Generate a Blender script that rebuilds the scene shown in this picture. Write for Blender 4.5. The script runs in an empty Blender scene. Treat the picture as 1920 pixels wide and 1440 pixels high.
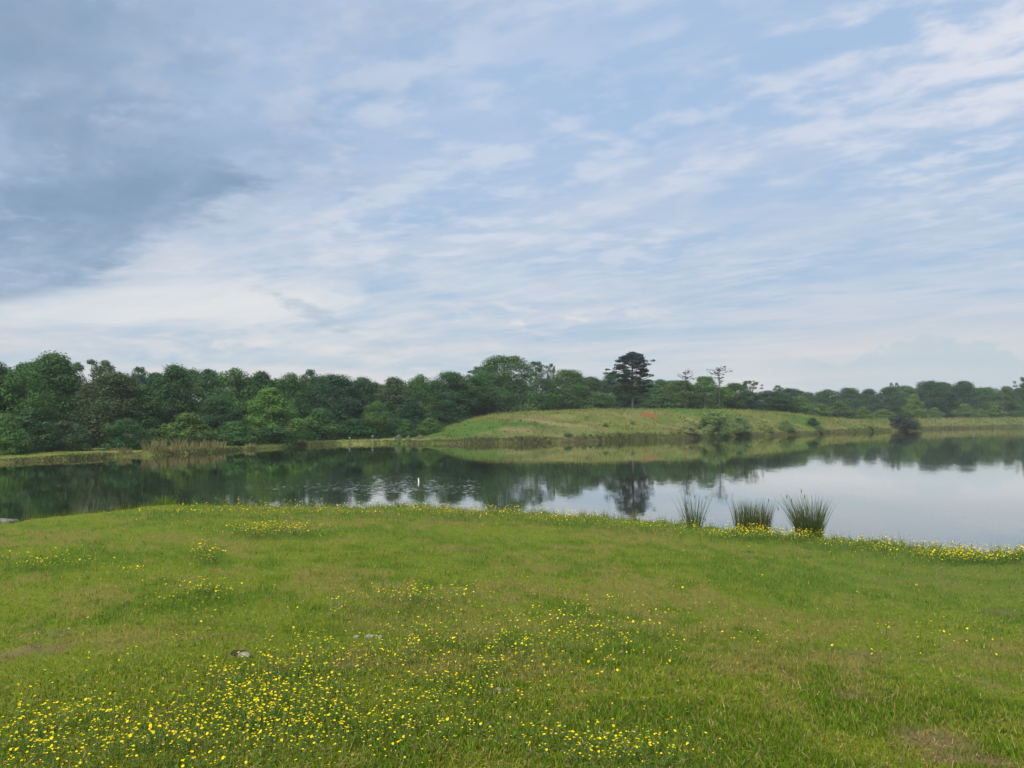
import bpy, math, random
import numpy as np
from mathutils import Vector

random.seed(7)
rng = np.random.default_rng(7)
scene = bpy.context.scene
COL = scene.collection
rad = math.radians

# ------------------------------------------------------------------ camera
F = 1443.0                       # focal length in pixels of the 1920 px wide photograph
CAM_Z = 3.4                      # metres above the pond
HV = 778.0                       # photo row of the horizon
PITCH = math.atan((HV - 720.0) / F)
cam_d = bpy.data.cameras.new("camera")
cam_d.sensor_width = 36.0
cam_d.lens = 36.0 * F / 1920.0
cam_d.clip_start = 0.05
cam_d.clip_end = 8000.0
cam = bpy.data.objects.new("camera", cam_d)
COL.objects.link(cam)
cam.location = (0, 0, CAM_Z)
cam.rotation_euler = (math.pi / 2 + PITCH, 0, 0)
scene.camera = cam

# ------------------------------------------------------------------ colour management, world, sun
scene.view_settings.view_transform = 'Standard'
scene.view_settings.look = 'None'
scene.view_settings.gamma = 1.0
scene.view_settings.use_curve_mapping = False
EXPOSURE = 2.0
scene.view_settings.exposure = EXPOSURE
EXP = 2.0 ** EXPOSURE
HAZE = 0.00031
SUN_EL, SUN_AZ = 50.0, -150.0    # azimuth clockwise from the view direction
scene.render.engine = 'CYCLES'
scene.cycles.use_denoising = True
scene.cycles.max_bounces = 6
scene.cycles.diffuse_bounces = 3
scene.cycles.glossy_bounces = 3
scene.cycles.transmission_bounces = 3
scene.cycles.caustics_reflective = False
scene.cycles.caustics_refractive = False
scene.cycles.volume_bounces = 0

sun_d = bpy.data.lights.new("sun", 'SUN')
sun_d.energy = 1.5
sun_d.angle = rad(35)
sun_d.color = (1.0, 0.95, 0.86)
sun = bpy.data.objects.new("sun", sun_d)
COL.objects.link(sun)
sdir = Vector((math.sin(rad(SUN_AZ)) * math.cos(rad(SUN_EL)), math.cos(rad(SUN_AZ)) * math.cos(rad(SUN_EL)), math.sin(rad(SUN_EL))))
sun.rotation_euler = sdir.to_track_quat('Z', 'Y').to_euler()
sun.location = (0, 0, 50)


class NB:
    """Small node-graph writer: sockets with arithmetic."""
    def __init__(self, tree):
        self.t = tree

    def node(self, kind, **kw):
        n = self.t.nodes.new(kind)
        for k, v in kw.items():
            setattr(n, k, v)
        return n

    def put(self, sock, v):
        if isinstance(v, S):
            self.t.links.new(v.s, sock)
        elif v is not None:
            if hasattr(sock.default_value, '__len__') and not hasattr(v, '__len__'):
                v = (v,) * len(sock.default_value)
            if hasattr(v, '__len__') and len(sock.default_value) == 4 and len(v) == 3:
                v = (*v, 1.0)
            sock.default_value = v

    def m(self, op, *a, clamp=False):
        n = self.node('ShaderNodeMath', operation=op, use_clamp=clamp)
        for i, v in enumerate(a):
            self.put(n.inputs[i], v)
        return S(self, n.outputs[0])

    def vec(self, x, y, z):
        n = self.node('ShaderNodeCombineXYZ')
        for i, v in enumerate((x, y, z)):
            self.put(n.inputs[i], v)
        return S(self, n.outputs[0])

    def sep(self, v):
        n = self.node('ShaderNodeSeparateXYZ')
        self.put(n.inputs[0], v)
        return [S(self, o) for o in n.outputs]

    def noise(self, v, scale=1.0, detail=4.0, rough=0.5, dist=0.0, col=False):
        n = self.node('ShaderNodeTexNoise')
        self.put(n.inputs['Vector'], v)
        self.put(n.inputs['Scale'], scale)
        self.put(n.inputs['Detail'], detail)
        self.put(n.inputs['Roughness'], rough)
        self.put(n.inputs['Distortion'], dist)
        return S(self, n.outputs['Color' if col else 'Fac'])

    def ss(self, v, a, b):
        n = self.node('ShaderNodeMapRange', interpolation_type='SMOOTHSTEP')
        self.put(n.inputs[0], v)
        if a < b:
            n.inputs[1].default_value, n.inputs[2].default_value = a, b
            n.inputs[3].default_value, n.inputs[4].default_value = 0, 1
        else:
            n.inputs[1].default_value, n.inputs[2].default_value = b, a
            n.inputs[3].default_value, n.inputs[4].default_value = 1, 0
        return S(self, n.outputs[0])

    def mix(self, f, a, b, mode='MIX'):
        n = self.node('ShaderNodeMix', data_type='RGBA', blend_type=mode)
        self.put(n.inputs[0], f)
        self.put(n.inputs[6], a)
        self.put(n.inputs[7], b)
        return S(self, n.outputs[2])

    def gauss(self, a, b):
        return self.m('EXPONENT', (a * a + b * b) * -1.0)


class S:
    def __init__(self, nb, s):
        self.nb, self.s = nb, s

    def __add__(self, o): return self.nb.m('ADD', self, o)
    def __radd__(self, o): return self.nb.m('ADD', self, o)
    def __sub__(self, o): return self.nb.m('SUBTRACT', self, o)
    def __rsub__(self, o): return self.nb.m('SUBTRACT', o, self)
    def __mul__(self, o): return self.nb.m('MULTIPLY', self, o)
    def __rmul__(self, o): return self.nb.m('MULTIPLY', self, o)
    def __truediv__(self, o): return self.nb.m('DIVIDE', self, o)
    def max(self, o): return self.nb.m('MAXIMUM', self, o)
    def min(self, o): return self.nb.m('MINIMUM', self, o)


def build_world():
    w = bpy.data.worlds.new("World")
    scene.world = w
    w.use_nodes = True
    t = w.node_tree
    t.nodes.clear()
    nb = NB(t)
    out = nb.node('ShaderNodeOutputWorld')
    sky = nb.node('ShaderNodeTexSky', sky_type='NISHITA')
    sky.sun_disc = False
    sky.sun_elevation = rad(SUN_EL)
    sky.sun_rotation = rad(SUN_AZ)
    sky.air_density = 1.0
    sky.dust_density = 1.2
    bg1 = nb.node('ShaderNodeBackground')
    t.links.new(sky.outputs[0], bg1.inputs[0])
    bg1.inputs[1].default_value = 0.05

    tc = nb.node('ShaderNodeTexCoord')
    x, y, z = nb.sep(S(nb, tc.outputs['Generated']))
    el = z.max(0.0)
    q = el + 0.055
    X, Y = x / q, y / q
    az = nb.m('ARCTAN2', x, y)
    # rows of cloud run across the plane of the cloud deck
    a = X * 0.74 - Y * 0.67
    b = X * 0.67 + Y * 0.74
    wv = nb.noise(nb.vec(a * 0.5, b * 0.5, 3.1), 1.0, 2, 0.5)
    a2 = a + wv * 1.2
    b2 = b + wv * 0.9
    rows = nb.noise(nb.vec(a2 * 0.42, b2 * 1.25, 0.0), 1.0, 6, 0.56)
    fine = nb.noise(nb.vec(a2 * 1.5, b2 * 3.6, 5.0), 1.0, 7, 0.60)
    puff = nb.noise(nb.vec(a * 5.2 + wv, b * 6.0 + wv, 9.0), 1.0, 6, 0.55, 0.15)
    band = nb.noise(nb.vec(a2 * 0.9, b2 * 3.6, 19.0), 1.0, 3, 0.5)
    clus = nb.noise(nb.vec(a2 * 0.8, b2 * 1.1, 14.0), 1.0, 3, 0.5)
    broad = nb.noise(nb.vec(X * 0.30, Y * 0.30, 1.7), 1.0, 3, 0.5)

    k = 0.90 / EXP
    C = lambda r, g, bl: (r * k, g * k, bl * k)
    # the thin sheet: periwinkle, paler in the rows
    r1 = nb.ss(rows * 0.6 + fine * 0.25 + broad * 0.15, 0.38, 0.66)
    col = nb.mix(r1, C(0.415, 0.585, 0.84), C(0.55, 0.665, 0.84))
    # it pales towards the horizon
    hz = nb.ss(el, 0.40, 0.06)
    lowc = nb.mix(nb.ss(rows * 0.5 + fine * 0.5, 0.38, 0.62), C(0.44, 0.585, 0.735), C(0.66, 0.695, 0.765))
    col = nb.mix(hz * 0.9, col, lowc)
    hz2 = nb.ss(el, 0.14, 0.0)
    ban = nb.noise(nb.vec(az * 2.2, el * 26.0, 2.0), 1.0, 5, 0.55)
    lowest = nb.mix(nb.ss(ban + nb.ss(az, 0.2, 0.5) * 0.10, 0.38, 0.62), C(0.50, 0.63, 0.71), C(0.80, 0.765, 0.77))
    col = nb.mix(hz2 * 0.85, col, lowest)
    # rows of puffs, brightest up on the right
    reg = nb.ss(az + broad * 0.4, 0.38, 0.86) * nb.ss(el, 0.18, 0.40)
    gate = nb.ss(clus + reg * 0.18, 0.34, 0.54)
    pm = nb.ss(puff * 0.74 + band * 0.40 + reg * 0.05, 0.515, 0.70) * nb.ss(el, 0.10, 0.24) * gate
    col = nb.mix(pm * (reg * 0.55 + 0.42), col, C(0.88, 0.89, 0.95))
    # faint dapple over the whole upper sheet
    dap = nb.noise(nb.vec(a * 3.0 + wv * 2.0, b * 5.5 + wv, 23.0), 1.0, 5, 0.55)
    col = nb.mix(nb.ss(dap * 0.8 + broad * 0.2, 0.46, 0.66) * nb.ss(el, 0.08, 0.2) * 0.24, col, C(0.76, 0.80, 0.88))
    # the bright low bank on the left
    lb = nb.gauss((az + 0.36) * 2.5, (el - 0.135 - (az + 0.36) * 0.16) * 11.5)
    lbs = nb.noise(nb.vec(az * 3.4, (el - az * 0.14) * 20.0, 7.0), 1.0, 7, 0.60, 0.6)
    col = nb.mix(lb * nb.ss(lbs, 0.40, 0.66) * 0.72, col, C(0.93, 0.91, 0.88))
    # small grey puffs under it
    sp = nb.gauss((az + 0.225) * 8.0, (el - 0.116 + (az + 0.225) * 0.34) * 50.0)
    spn = nb.noise(nb.vec(az * 17.0, el * 44.0, 4.0), 1.0, 6, 0.62)
    col = nb.mix(nb.ss(sp * 0.38 + spn * 0.9, 0.66, 0.86) * sp.min(0.7) * .85, col, C(0.38, 0.51, 0.64))
    # far cumulus heads at the horizon on the right
    cn = nb.noise(nb.vec(az * 9.0, el * 11.0, 8.0), 1.0, 6, 0.55)
    cm = nb.ss(cn * 0.165 + nb.m('SUBTRACT', 0.052, el) + 0.0, 0.0605, 0.064) * nb.ss(az, 0.28, 0.40)
    col = nb.mix(cm * 0.75, nb.mix(nb.ss(az, 0.2, 0.45) * nb.ss(el, 0.14, 0.08) * 0.6, col, C(0.72, 0.71, 0.73)), C(0.53, 0.63, 0.71))
    # cream and peach puffs lit low over the woods
    pn = nb.noise(nb.vec(az * 17.0 + el * 12.0, el * 52.0, 37.0), 1.0, 7, 0.62, 0.4)
    pg = nb.gauss((az - 0.055) * 7.0, (el - 0.128) * 48.0).max(nb.gauss((az + 0.117) * 14.0, (el - 0.062) * 70.0)).max(nb.gauss((az + 0.29) * 3.4, (el - 0.085) * 34.0) * 0.7)
    col = nb.mix(nb.ss(pn, 0.46, 0.66) * pg.min(0.75) * 0.8, col, C(0.92, 0.86, 0.83))
    warm = nb.ss(el, 0.15, 0.02) * nb.ss(ban, 0.42, 0.66)
    col = nb.mix(warm * 0.35, col, C(0.86, 0.80, 0.78))
    # the dark deck that ends in a ragged edge
    edge = Y.max(2.87) - 2.87
    bx = Y * -0.37 + 0.26 - edge * 0.72
    rag = nb.noise(nb.vec(X * 1.5, Y * 1.9, 6.0), 1.0, 8, 0.68)
    dm = bx - X + (rag - 0.5) * 1.35
    dsoft = nb.ss(dm, -0.45, 0.8) * 0.9
    dmask = (nb.ss(dm, -0.10, 0.30) * nb.ss(Y, 1.9, 2.8)).max(dsoft) * nb.ss(Y + (rag - 0.5) * 1.2, 4.8, 4.25)
    dn = nb.noise(nb.vec(a2 * 0.8, b2 * 1.7, 12.0), 1.0, 8, 0.62)
    dcol = nb.mix(nb.ss(dn, 0.36, 0.68), C(0.215, 0.335, 0.49), C(0.40, 0.515, 0.69))
    dpf = nb.noise(nb.vec(a * 4.2 + wv, b * 5.2, 31.0), 1.0, 6, 0.6)
    dcol = nb.mix(nb.ss(dpf * 0.75 + dn * 0.25, 0.52, 0.70) * 0.55, dcol, C(0.58, 0.68, 0.84))
    col = nb.mix(dmask * 0.9, col, dcol)

    bg2 = nb.node('ShaderNodeBackground')
    nb.put(bg2.inputs[0], col)
    bg2.inputs[1].default_value = 1.0
    mx = nb.node('ShaderNodeMixShader')
    mx.inputs[0].default_value = 0.94
    t.links.new(bg1.outputs[0], mx.inputs[1])
    t.links.new(bg2.outputs[0], mx.inputs[2])
    t.links.new(mx.outputs[0], out.inputs[0])


build_world()

# ------------------------------------------------------------------ helpers
def tag(o, label=None, cat=None, group=None, kind=None):
    if label: o['label'] = label
    if cat: o['category'] = cat
    if group: o['group'] = group
    if kind: o['kind'] = kind
    return o


def link(name, data, parent=None):
    o = bpy.data.objects.new(name, data)
    COL.objects.link(o)
    if parent: o.parent = parent
    return o


def mesh(name, verts, polys, mats=(), col=None, smooth=False, mat_idx=None):
    """polys: list of (n, k) index arrays."""
    me = bpy.data.meshes.new(name)
    verts = np.asarray(verts, np.float32)
    me.vertices.add(len(verts))
    me.vertices.foreach_set('co', verts.ravel())
    polys = [np.asarray(p, np.int32) for p in polys if len(p)]
    loops = np.concatenate([p.ravel() for p in polys])
    cnt = np.concatenate([np.full(len(p), p.shape[1], np.int32) for p in polys])
    start = np.concatenate([[0], np.cumsum(cnt)[:-1]]).astype(np.int32)
    me.loops.add(len(loops))
    me.loops.foreach_set('vertex_index', loops)
    me.polygons.add(len(cnt))
    me.polygons.foreach_set('loop_start', start)
    me.polygons.foreach_set('loop_total', cnt)
    if smooth:
        me.polygons.foreach_set('use_smooth', np.ones(len(cnt), bool))
    if mat_idx is not None:
        me.polygons.foreach_set('material_index', np.asarray(mat_idx, np.int32))
    if col is not None:
        ca = me.color_attributes.new('Col', 'FLOAT_COLOR', 'POINT')
        c4 = np.ones((len(verts), 4), np.float32)
        c4[:, :3] = col
        ca.data.foreach_set('color', c4.ravel())
    for m in mats:
        me.materials.append(m)
    me.update(calc_edges=True)
    return me


class Geo:
    """Collects tubes, boxes and sheets into one mesh."""
    def __init__(self):
        self.v, self.q, self.t, self.n = [], [], [], 0

    def add(self, v, quads=None, tris=None):
        if quads is not None and len(quads): self.q.append(np.asarray(quads) + self.n)
        if tris is not None and len(tris): self.t.append(np.asarray(tris) + self.n)
        self.v.append(np.asarray(v, float))
        self.n += len(v)

    def tube(self, pts, radii, sides=6, cap=True):
        pts = [Vector(p) for p in pts]
        ring = []
        for i, p in enumerate(pts):
            d = (pts[min(i + 1, len(pts) - 1)] - pts[max(i - 1, 0)]).normalized()
            u = d.orthogonal().normalized()
            if i and abs(u.dot(pu)) < 0.99:
                u = (pu - d * pu.dot(d)).normalized()
            pu = u
            w = d.cross(u)
            for s in range(sides):
                an = 2 * math.pi * s / sides
                ring.append(p + (u * math.cos(an) + w * math.sin(an)) * radii[i])
        q = []
        for i in range(len(pts) - 1):
            for s in range(sides):
                s2 = (s + 1) % sides
                q.append((i * sides + s, i * sides + s2, (i + 1) * sides + s2, (i + 1) * sides + s))
        tr = []
        if cap:
            e = (len(pts) - 1) * sides
            for s in range(1, sides - 1):
                tr.append((e, e + s, e + s + 1))
        self.add(np.array([tuple(v) for v in ring]), q, tr)

    def mesh(self, name, mats, **kw):
        polys = []
        if self.q: polys.append(np.concatenate(self.q))
        if self.t: polys.append(np.concatenate(self.t))
        return mesh(name, np.concatenate(self.v), polys, mats, **kw)


def hash2(ix, iy, seed):
    h = (ix.astype(np.int64) * 374761393 + iy.astype(np.int64) * 668265263 + seed * 974711) & 0x7fffffff
    h = ((h ^ (h >> 13)) * 1274126177) & 0x7fffffff
    h = h ^ (h >> 16)
    return (h & 0xffff) / 65535.0


def vn(x, y, seed=0):
    ix, iy = np.floor(x), np.floor(y)
    fx, fy = x - ix, y - iy
    fx, fy = fx * fx * (3 - 2 * fx), fy * fy * (3 - 2 * fy)
    a, b = hash2(ix, iy, seed), hash2(ix + 1, iy, seed)
    c, d = hash2(ix, iy + 1, seed), hash2(ix + 1, iy + 1, seed)
    return (a * (1 - fx) + b * fx) * (1 - fy) + (c * (1 - fx) + d * fx) * fy


def fbm(x, y, scale, seed=0, oct=4):
    x, y = np.asarray(x, float) * scale, np.asarray(y, float) * scale
    s, amp, tot = 0.0, 1.0, 0.0
    for i in range(oct):
        s = s + amp * vn(x, y, seed + i * 17)
        tot += amp
        amp *= 0.5
        x, y = x * 2.03 + 11.3, y * 2.03 - 7.7
    return s / tot


def sst(x, a, b):
    t = np.clip((x - a) / (b - a), 0, 1)
    return t * t * (3 - 2 * t)


def lerp3(c0, c1, f):
    f = np.asarray(f)[..., None]
    return np.asarray(c0) * (1 - f) + np.asarray(c1) * f


# ------------------------------------------------------------------ the lie of the land (water level z = 0)
def t_of(u): return (np.asarray(u, float) - 960.0) / F


NB_U = np.array([-900, -500, -200, 0, 130, 260, 320, 500, 650, 800, 950, 1100, 1250, 1400, 1550, 1700, 1920, 2100, 2500, 3200])
NB_Y = np.array([17.5, 20.5, 22.0, 23.2, 25.2, 27.2, 28.2, 28.0, 27.4, 27.4, 26.3, 25.2, 23.2, 21.6, 20.3, 19.0, 17.6, 16.6, 15.0, 11.5])
FB_U = np.array([-900, -500, -200, 0, 200, 300, 400, 480, 600, 700, 765, 900, 1000, 1130, 1250, 1350, 1440, 1520, 1560, 1640, 1690, 1750, 1830, 1920, 2100, 2500, 3200])
FB_Y = np.array([24.0, 38.0, 50.0, 59.0, 67.0, 72.0, 77.0, 86.0, 98.0, 104., 104.5, 105., 107., 116., 126., 140., 153., 166., 182., 200., 213., 250., 278., 300., 320., 240., 110.])


def D(Y, c=4906.0, dv=785.0 - HV):
    """survey depths were taken for a horizon at row 785: bring them to the row in use"""
    return c / (c / np.asarray(Y, float) + dv)


NB_Y = D(NB_Y, 4531.0)
FB_Y0, FB_Y = FB_Y, D(FB_Y)


def phir(u, Y):
    t = t_of(u)
    return np.arctan(t), Y * np.sqrt(1 + t * t)


nb_p, nb_r = phir(NB_U, NB_Y)
fb_p, fb_r = phir(FB_U, FB_Y)
P_LO, P_HI = nb_p[0], nb_p[-1]
# crest or bank top:  column u, distance behind the shore, height
CR = np.array([(-900, 6, .3), (0, 8, .30), (200, 9, .28), (400, 12, .40), (480, 12, .42), (600, 12, .42), (700, 12, .55), (765, 10, .55),
               (800, 14, .95), (850, 24, 2.5), (880, 30, 3.5), (920, 38, 4.3), (1000, 44, 4.85), (1100, 46, 5.4), (1200, 46, 5.65), (1300, 44, 5.65),
               (1400, 44, 5.6), (1450, 44, 5.25), (1500, 42, 4.7), (1545, 40, 3.75), (1600, 36, 3.3), (1700, 34, 3.35), (1800, 36, 3.6), (1920, 36, 3.9), (3200, 30, 3.5)])
_y0 = np.interp(CR[:, 0], FB_U, FB_Y0)
_yc, _yn = _y0 + CR[:, 1], D(_y0 + CR[:, 1])
CR[:, 2] = 3.4 - ((3.4 - CR[:, 2]) * F / _yc + 785.0 - HV) / F * _yn
CR[:, 2] = np.maximum(CR[:, 2], .2)
CR[:, 1] = _yn - D(_y0)
cr_p = np.arctan(t_of(CR[:, 0]))


def height(x, y):
    x, y = np.asarray(x, float), np.asarray(y, float)
    r = np.hypot(x, y) + 1e-6
    p = np.arctan2(x, y)
    wob = (fbm(p * 40, p * 0, 1.0, 3, 3) - 0.5) * 0.9
    rn = np.interp(p, nb_p, nb_r) + wob + (fbm(p * 150, p * 0 + 5, 1.0, 9, 2) - .5) * .35
    rf = np.interp(p, fb_p, fb_r) + wob * np.interp(p, fb_p, fb_r) / 55.0
    s = rn - r
    top = 0.26 + 1.49 * np.clip(s / rn, 0, 1) ** 1.02 + (fbm(x, y, 0.35, 21, 3) - 0.5) * 0.14 * sst(r, 1, 5)
    e = sst(s, -0.7, 0.35)
    hn = e * top - (1 - e) * 1.0
    qd = r - rf
    L = np.interp(p, cr_p, CR[:, 1])
    H = np.interp(p, cr_p, CR[:, 2])
    hb = np.minimum(0.24 + 0.06 * H, H)
    e2 = sst(qd, -0.55, 0.3)
    rise = np.sin(np.clip(qd / L, 0, 1) * math.pi / 2) ** 1.15
    hf = hb + (H - hb) * rise + (fbm(x, y, 0.12, 31, 4) - 0.5) * 0.35 * sst(qd, 2, 12) * np.clip(H / 4, 0.1, 1)
    hf = hf - np.clip(qd - L, 0, 120) * 0.012 * np.clip(H / 4, 0, 1)
    hf = e2 * hf - (1 - e2) * 1.0
    h = np.where(qd > -1.5, hf, hn)
    close = sst(np.abs(p), 1.05, 1.2)
    land = np.where(s > 0, 1.75 - 0.2 * np.clip(r / 60, 0, 1), 1.3)
    return h * (1 - close) + land * close


def ray(u, v):
    dx, dy = (u - 960.0) / F, (720.0 - v) / F
    return np.array([dx, math.cos(PITCH) - dy * math.sin(PITCH), math.sin(PITCH) + dy * math.cos(PITCH)])


def hit(u, v, far=700.0):
    d = ray(u, v)
    ts = np.concatenate([np.linspace(1.5, 40, 800), np.linspace(40.1, far, 3000)])
    p = d[None] * ts[:, None]
    below = (CAM_Z + p[:, 2]) < np.maximum(height(p[:, 0], p[:, 1]), 0.0)
    i = int(np.argmax(below)) if below.any() else len(ts) - 1
    return np.array([p[i, 0], p[i, 1], CAM_Z + p[i, 2]])


def at_depth(u, v, Yd):
    d = ray(u, v)
    s = Yd / d[1]
    return np.array([d[0] * s, Yd, CAM_Z + d[2] * s])


def shore_line(u):
    """depth at which the far bank leaves the water, wobble included"""
    p = np.arctan(t_of(u))
    rf = np.interp(p, fb_p, fb_r)
    wob = (fbm(p * 40, p * 0, 1.0, 3, 3) - 0.5) * 0.9
    return (rf + wob * rf / 55.0) * np.cos(p)


def far_shore_Y(u):
    return float(shore_line(np.array([float(u)]))[0])


# soil spots on the near meadow and on the far hill, as ground positions with a size in metres
DIRT = [(*hit(u, v)[:2], ru, rv, s) for u, v, ru, rv, s in (
    (1745, 1390, .40, .34, .72), (1640, 1230, .55, .22, .8), (40, 1222, .5, .30, .9), (1850, 1285, .45, .25, .7), (1500, 1235, .5, .2, .5),
    (650, 1250, .35, .15, .7), (860, 1030, .7, .8, .5), (1010, 1050, 1.0, 0.8, .45), (1880, 1150, .5, .4, .6), (100, 1190, .7, .3, .6),
    (1600, 1310, .3, .2, .6), (1460, 1330, .35, .2, .5), (230, 1150, .5, .3, .4), (1800, 1430, .4, .15, .8), (930, 1300, .25, .2, .5), (160, 1390, .3, .12, .4))]
LUSH = [(*hit(u, v)[:2], ru, rv, s) for u, v, ru, rv, s in (
    (390, 1125, .8, .5, 1), (760, 1150, .8, .4, 1), (600, 1185, .6, .3, .8), (520, 1270, .5, .2, .9), (480, 1330, .7, .3, .6), (1690, 1320, .5, .25, .6),
    (900, 1200, .6, .3, .5), (1240, 1330, .5, .25, .5), (330, 960, 1.0, 1.2, .8), (1560, 1150, 1.0, .6, .4), (1650, 1280, .3, .2, .6))]


def spots(x, y, table):
    f = np.zeros_like(x)
    for cx, cy, ru, rv, s in table:
        f = np.maximum(f, s * np.exp(-((x - cx) / ru) ** 2 - ((y - cy) / rv) ** 2))
    return f


def meadow_factors(x, y):
    n1 = fbm(x, y, 0.45, 101, 4)
    n2 = fbm(x, y, 1.7, 131, 4)
    n3 = fbm(x + 40, y, 0.8, 151, 5)
    n4 = fbm(x, y, 4.5, 171, 3)
    lush = np.clip(sst(n1 * .35 + n2 * .3 + n4 * .35, .48, .62) * .9 + spots(x, y, LUSH) * (0.5 + n2), 0, 1)
    straw = np.clip(sst(n3 * .6 + (1 - n4) * .4, .49, .62) * 0.8 + 0.60 * sst(x, 0.3, 3.0) * sst(-y, -9, -4) * sst(n3, .40, .6), 0, 1)
    d = spots(x, y, DIRT)
    dirt = sst(d * (0.55 + 0.9 * n2), .34, .72)
    cool = sst(np.arctan2(x, y), 0.15, 0.5) * sst(y, 7.5, 13) * 0.8
    return lush, straw, dirt, cool


def meadow_col(x, y):
    lush, straw, dirt, cool = meadow_factors(x, y)
    c = np.tile(np.array([.160, .206, .015]), (len(x), 1))
    c = lerp3(c, [.085, .160, .008], lush * .85)
    c = lerp3(c, [.230, .180, .055], straw * (1 - .7 * lush) * .70)
    c = lerp3(c, [.100, .165, .026], cool * .55)
    c = lerp3(c, [.20, .135, .075], dirt * .8)
    return c, lush, dirt


RED = (*hit(1216, 778)[:2], 1.5, 2.8)
PALE = [(*hit(1012, 788)[:2], 3.2, 3.0), (*hit(1062, 797)[:2], 4.5, 1.6), (*hit(966, 806)[:2], 2.5, 1.5), (*hit(1285, 808)[:2], 2.0, 1.5)]


def far_col(x, y):
    r = np.hypot(x, y)
    p = np.arctan2(x, y)
    rf = np.interp(p, fb_p, fb_r)
    q = r - rf
    L = np.interp(p, cr_p, CR[:, 1])
    n1, n2, n3 = fbm(x, y, .09, 201, 4), fbm(x, y, .35, 221, 4), fbm(x, y, .16, 241, 4)
    c = np.tile(np.array([.165, .190, .052]), (len(x), 1))
    c = lerp3(c, [.095, .165, .035], sst(n1, .48, .66))
    c = lerp3(c, [.245, .215, .100], sst(n3, .52, .68) * .6)
    c = c * (0.75 + 0.5 * n2)[:, None]
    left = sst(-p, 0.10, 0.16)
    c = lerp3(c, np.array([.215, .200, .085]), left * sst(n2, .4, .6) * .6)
    right = sst(p, 0.42, 0.50)
    c = lerp3(c, [.20, .20, .085], right * .6)
    d = np.exp(-((x - RED[0]) / RED[2]) ** 2 - ((y - RED[1]) / RED[3]) ** 2) * (0.5 + n2)
    c = lerp3(c, [.29, .115, .05], sst(d, .25, .65) * .9)
    for cx, cy, a, b in PALE:
        d = np.exp(-((x - cx) / a) ** 2 - ((y - cy) / b) ** 2) * (0.5 + n2)
        c = lerp3(c, [.36, .27, .17], sst(d, .3, .65) * .5)
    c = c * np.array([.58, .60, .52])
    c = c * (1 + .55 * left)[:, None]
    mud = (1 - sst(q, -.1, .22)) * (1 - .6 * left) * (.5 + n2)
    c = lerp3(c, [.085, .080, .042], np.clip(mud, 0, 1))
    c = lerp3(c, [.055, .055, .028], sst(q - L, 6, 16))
    return c


# ------------------------------------------------------------------ materials
def mat(name):
    m = bpy.data.materials.new(name)
    m.use_nodes = True
    t = m.node_tree
    t.nodes.clear()
    nb = NB(t)
    out = nb.node('ShaderNodeOutputMaterial')
    return m, nb, out


def leaf_mat(name, trans=0.35, by_object=False, rough=0.6, spec=0.08):
    m, nb, out = mat(name)
    at = nb.node('ShaderNodeAttribute', attribute_name='Col')
    c = S(nb, at.outputs['Color'])
    if by_object:
        oi = nb.node('ShaderNodeObjectInfo')
        c = nb.mix(1.0, c, S(nb, oi.outputs['Color']), 'MULTIPLY')
    p = nb.node('ShaderNodeBsdfPrincipled')
    nb.put(p.inputs['Base Color'], c)
    p.inputs['Roughness'].default_value = rough
    p.inputs['Specular IOR Level'].default_value = spec
    tr = nb.node('ShaderNodeBsdfTranslucent')
    nb.put(tr.inputs[0], nb.mix(1.0, c, (1.15, 1.2, 0.6), 'MULTIPLY'))
    mx = nb.node('ShaderNodeMixShader')
    mx.inputs[0].default_value = trans
    nb.t.links.new(p.outputs[0], mx.inputs[1])
    nb.t.links.new(tr.outputs[0], mx.inputs[2])
    nb.t.links.new(mx.outputs[0], out.inputs[0])
    return m


def plain_mat(name, color, rough=0.8, spec=0.3, var=0.25, scale=8.0, bump=0.0, second=None):
    m, nb, out = mat(name)
    geo = nb.node('ShaderNodeTexCoord')
    n = nb.noise(S(nb, geo.outputs['Object']), scale, 5, .6)
    c2 = second or tuple(c * (1 - var * 1.6) for c in color)
    c = nb.mix(nb.ss(n, .35, .65), c2, color)
    p = nb.node('ShaderNodeBsdfPrincipled')
    nb.put(p.inputs['Base Color'], c)
    p.inputs['Roughness'].default_value = rough
    p.inputs['Specular IOR Level'].default_value = spec
    if bump:
        bn = nb.node('ShaderNodeBump')
        bn.inputs['Strength'].default_value = bump
        bn.inputs['Distance'].default_value = 0.02
        nb.put(bn.inputs['Height'], n)
        nb.t.links.new(bn.outputs[0], p.inputs['Normal'])
    nb.t.links.new(p.outputs[0], out.inputs[0])
    return m


def soil_mat(name, scale, amp, bump):
    m, nb, out = mat(name)
    at = nb.node('ShaderNodeAttribute', attribute_name='Col')
    tc = nb.node('ShaderNodeTexCoord')
    pos = S(nb, tc.outputs['Object'])
    n = nb.noise(pos, scale, 6, .65)
    n2 = nb.noise(pos, scale * 6, 4, .6)
    f = (n - .5) * amp + (n2 - .5) * amp * .8 + 1.0
    c = nb.mix(1.0, S(nb, at.outputs['Color']), nb.vec(f, f, f), 'MULTIPLY')
    p = nb.node('ShaderNodeBsdfPrincipled')
    nb.put(p.inputs['Base Color'], c)
    p.inputs['Roughness'].default_value = .9
    p.inputs['Specular IOR Level'].default_value = .1
    bn = nb.node('ShaderNodeBump')
    bn.inputs['Strength'].default_value = .8
    bn.inputs['Distance'].default_value = bump
    nb.put(bn.inputs['Height'], n + n2 * .5)
    nb.t.links.new(bn.outputs[0], p.inputs['Normal'])
    nb.t.links.new(p.outputs[0], out.inputs[0])
    return m


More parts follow.
